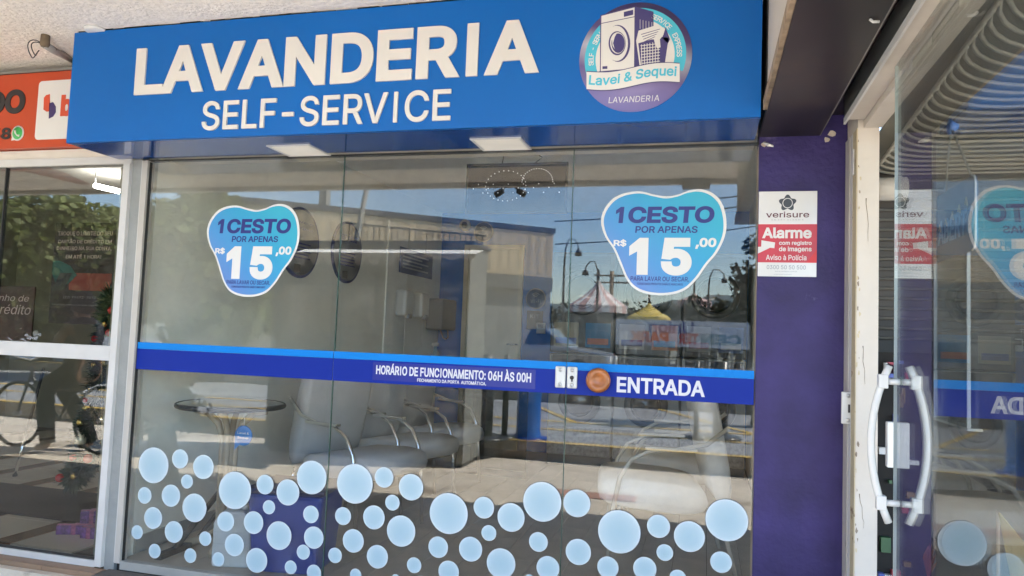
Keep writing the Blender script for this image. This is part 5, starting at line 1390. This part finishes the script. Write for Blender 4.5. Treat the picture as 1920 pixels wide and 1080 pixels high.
# clouds of the sky are faint; a person on a bicycle waits by the kerb, seen in the left window
def person_cyclist():
    ox, oy = -6.15, -2.95
    t = thing('person', 'seated person in black trousers and a dark dotted top holding a bicycle', 'person', (ox, oy, GZ), R(0))
    joints = {'pel': (0, 0, .80, .15), 'waist': (-.02, 0, .98, .13), 'chest': (-.06, 0, 1.18, .155), 'neck': (-.09, 0, 1.37, .055), 'head': (-.11, 0, 1.50, .095), 'top': (-.11, 0, 1.60, .06)}
    names = list(joints); verts = [joints[k][:3] for k in names]; rad = [joints[k][3] for k in names]; ed = [(0, 1), (1, 2), (2, 3), (3, 4), (4, 5)]
    def chain(root, pts):
        prev = names.index(root)
        for (x, y, z, r_) in pts:
            verts.append((x, y, z)); rad.append(r_); ed.append((prev, len(verts)-1)); names.append('c%d' % len(verts)); prev = len(verts)-1
    for s in (-1, 1):
        chain('chest', [(-.07, s*.18, 1.28, .06), (-.18, s*.23, 1.08, .047), (-.40, s*.24, 1.00, .038), (-.50, s*.24, 1.0, .03)])
        chain('pel', [(-.02, s*.10, .76, .10), (-.36, s*.12, .66 if s > 0 else .60, .075), (-.30 if s > 0 else -.10, s*.14, .32 if s > 0 else .30, .055), (-.26 if s > 0 else .0, s*.14, .08, .042), (-.40 if s > 0 else -.16, s*.15, .045, .035)])
    me = bpy.data.meshes.new('body'); me.from_pydata(verts, ed, []); me.update()
    o_ = bpy.data.objects.new('body', me); link(o_, t); me.materials.append(mat('skin', (.22, .12, .08), rough=.6))
    md = o_.modifiers.new('skin', 'SKIN')
    for i, v_ in enumerate(me.skin_vertices[0].data): v_.radius = (rad[i], rad[i]); v_.use_root = (i == 0)
    sb = o_.modifiers.new('sub', 'SUBSURF'); sb.levels = 1; sb.render_levels = 2
    blk = mat('black_cloth', (.006, .006, .007), rough=.85)
    for s in (-1, 1): MB().tube([(0, s*.09, .82), (-.36, s*.12, .66 if s > 0 else .60), (-.30 if s > 0 else -.10, s*.14, .32 if s > 0 else .30), (-.26 if s > 0 else 0, s*.14, .10)], [.15, .10, .08, .07], n=12).build('trouser_leg', blk, t)
    MB().lathe([(.16, .78), (.18, .86), (.15, 1.0), (.19, 1.18), (.17, 1.32), (.07, 1.39)], c=(-.05, 0, 0), n=20).build('dotted_top', mat('dotted_cloth', (.02, .02, .03), rough=.8, stain=(.5, .5, .5), stain_scale=40, stain_t=.66), t)
    MB().lathe([(.06, 1.42), (.11, 1.47), (.115, 1.56), (.07, 1.64), (0, 1.66)], c=(-.085, 0, 0), n=18).build('hair', mat('dark_hair', (.015, .01, .008), rough=.6), t)
    b = thing('bicycle', 'dark city bicycle under the seated person by the kerb', 'bicycle', (ox-.28, oy, GZ))
    fm = mat('bike_frame', (.03, .03, .035), rough=.3, coat=.3)
    for x in (-.55, .52):
        wl = MB().tube([(.33*math.cos(R(a)), 0, .33*math.sin(R(a))) for a in range(0, 360, 12)], .018, closed=True).build('wheel', rubber, b); wl.location = (x, 0, .35)
        m = MB()
        for k in range(14): a = R(k*25.7); m.tube([(0, 0, 0), (.315*math.cos(a), 0, .315*math.sin(a))], .002, n=4)
        m.lathe([(.025, -.04), (.025, .04)], axis='y', n=8); m.build('spokes', steel, wl)
    MB().tube([(-.42, 0, .85), (-.37, 0, .72), (.0, 0, .32), (.22, 0, .75)], .018).build('frame', fm, b); MB().tube([(-.37, 0, .66), (.20, 0, .62)], .016).build('frame', fm, b)
    MB().tube([(0, 0, .32), (.52, 0, .35), (.2, 0, .66)], .012).build('rear_stay', fm, b); MB().tube([(-.40, 0, .80), (-.55, 0, .35)], .014).build('fork', fm, b)
    MB().tube([(-.35, -.27, .98), (-.46, -.12, .95), (-.43, 0, .93), (-.46, .12, .95), (-.35, .27, .98)], .012).build('handlebar', chrome, b)
    MB().add([(.10, -.03, .80), (.10, .03, .80), (.34, .09, .81), (.34, -.09, .81), (.10, -.03, .76), (.10, .03, .76), (.34, .07, .76), (.34, -.07, .76)], [(0, 1, 2, 3), (7, 6, 5, 4), (0, 4, 5, 1), (1, 5, 6, 2), (2, 6, 7, 3), (3, 7, 4, 0)]).build('saddle', rubber, b, bevel=.01)
person_cyclist()
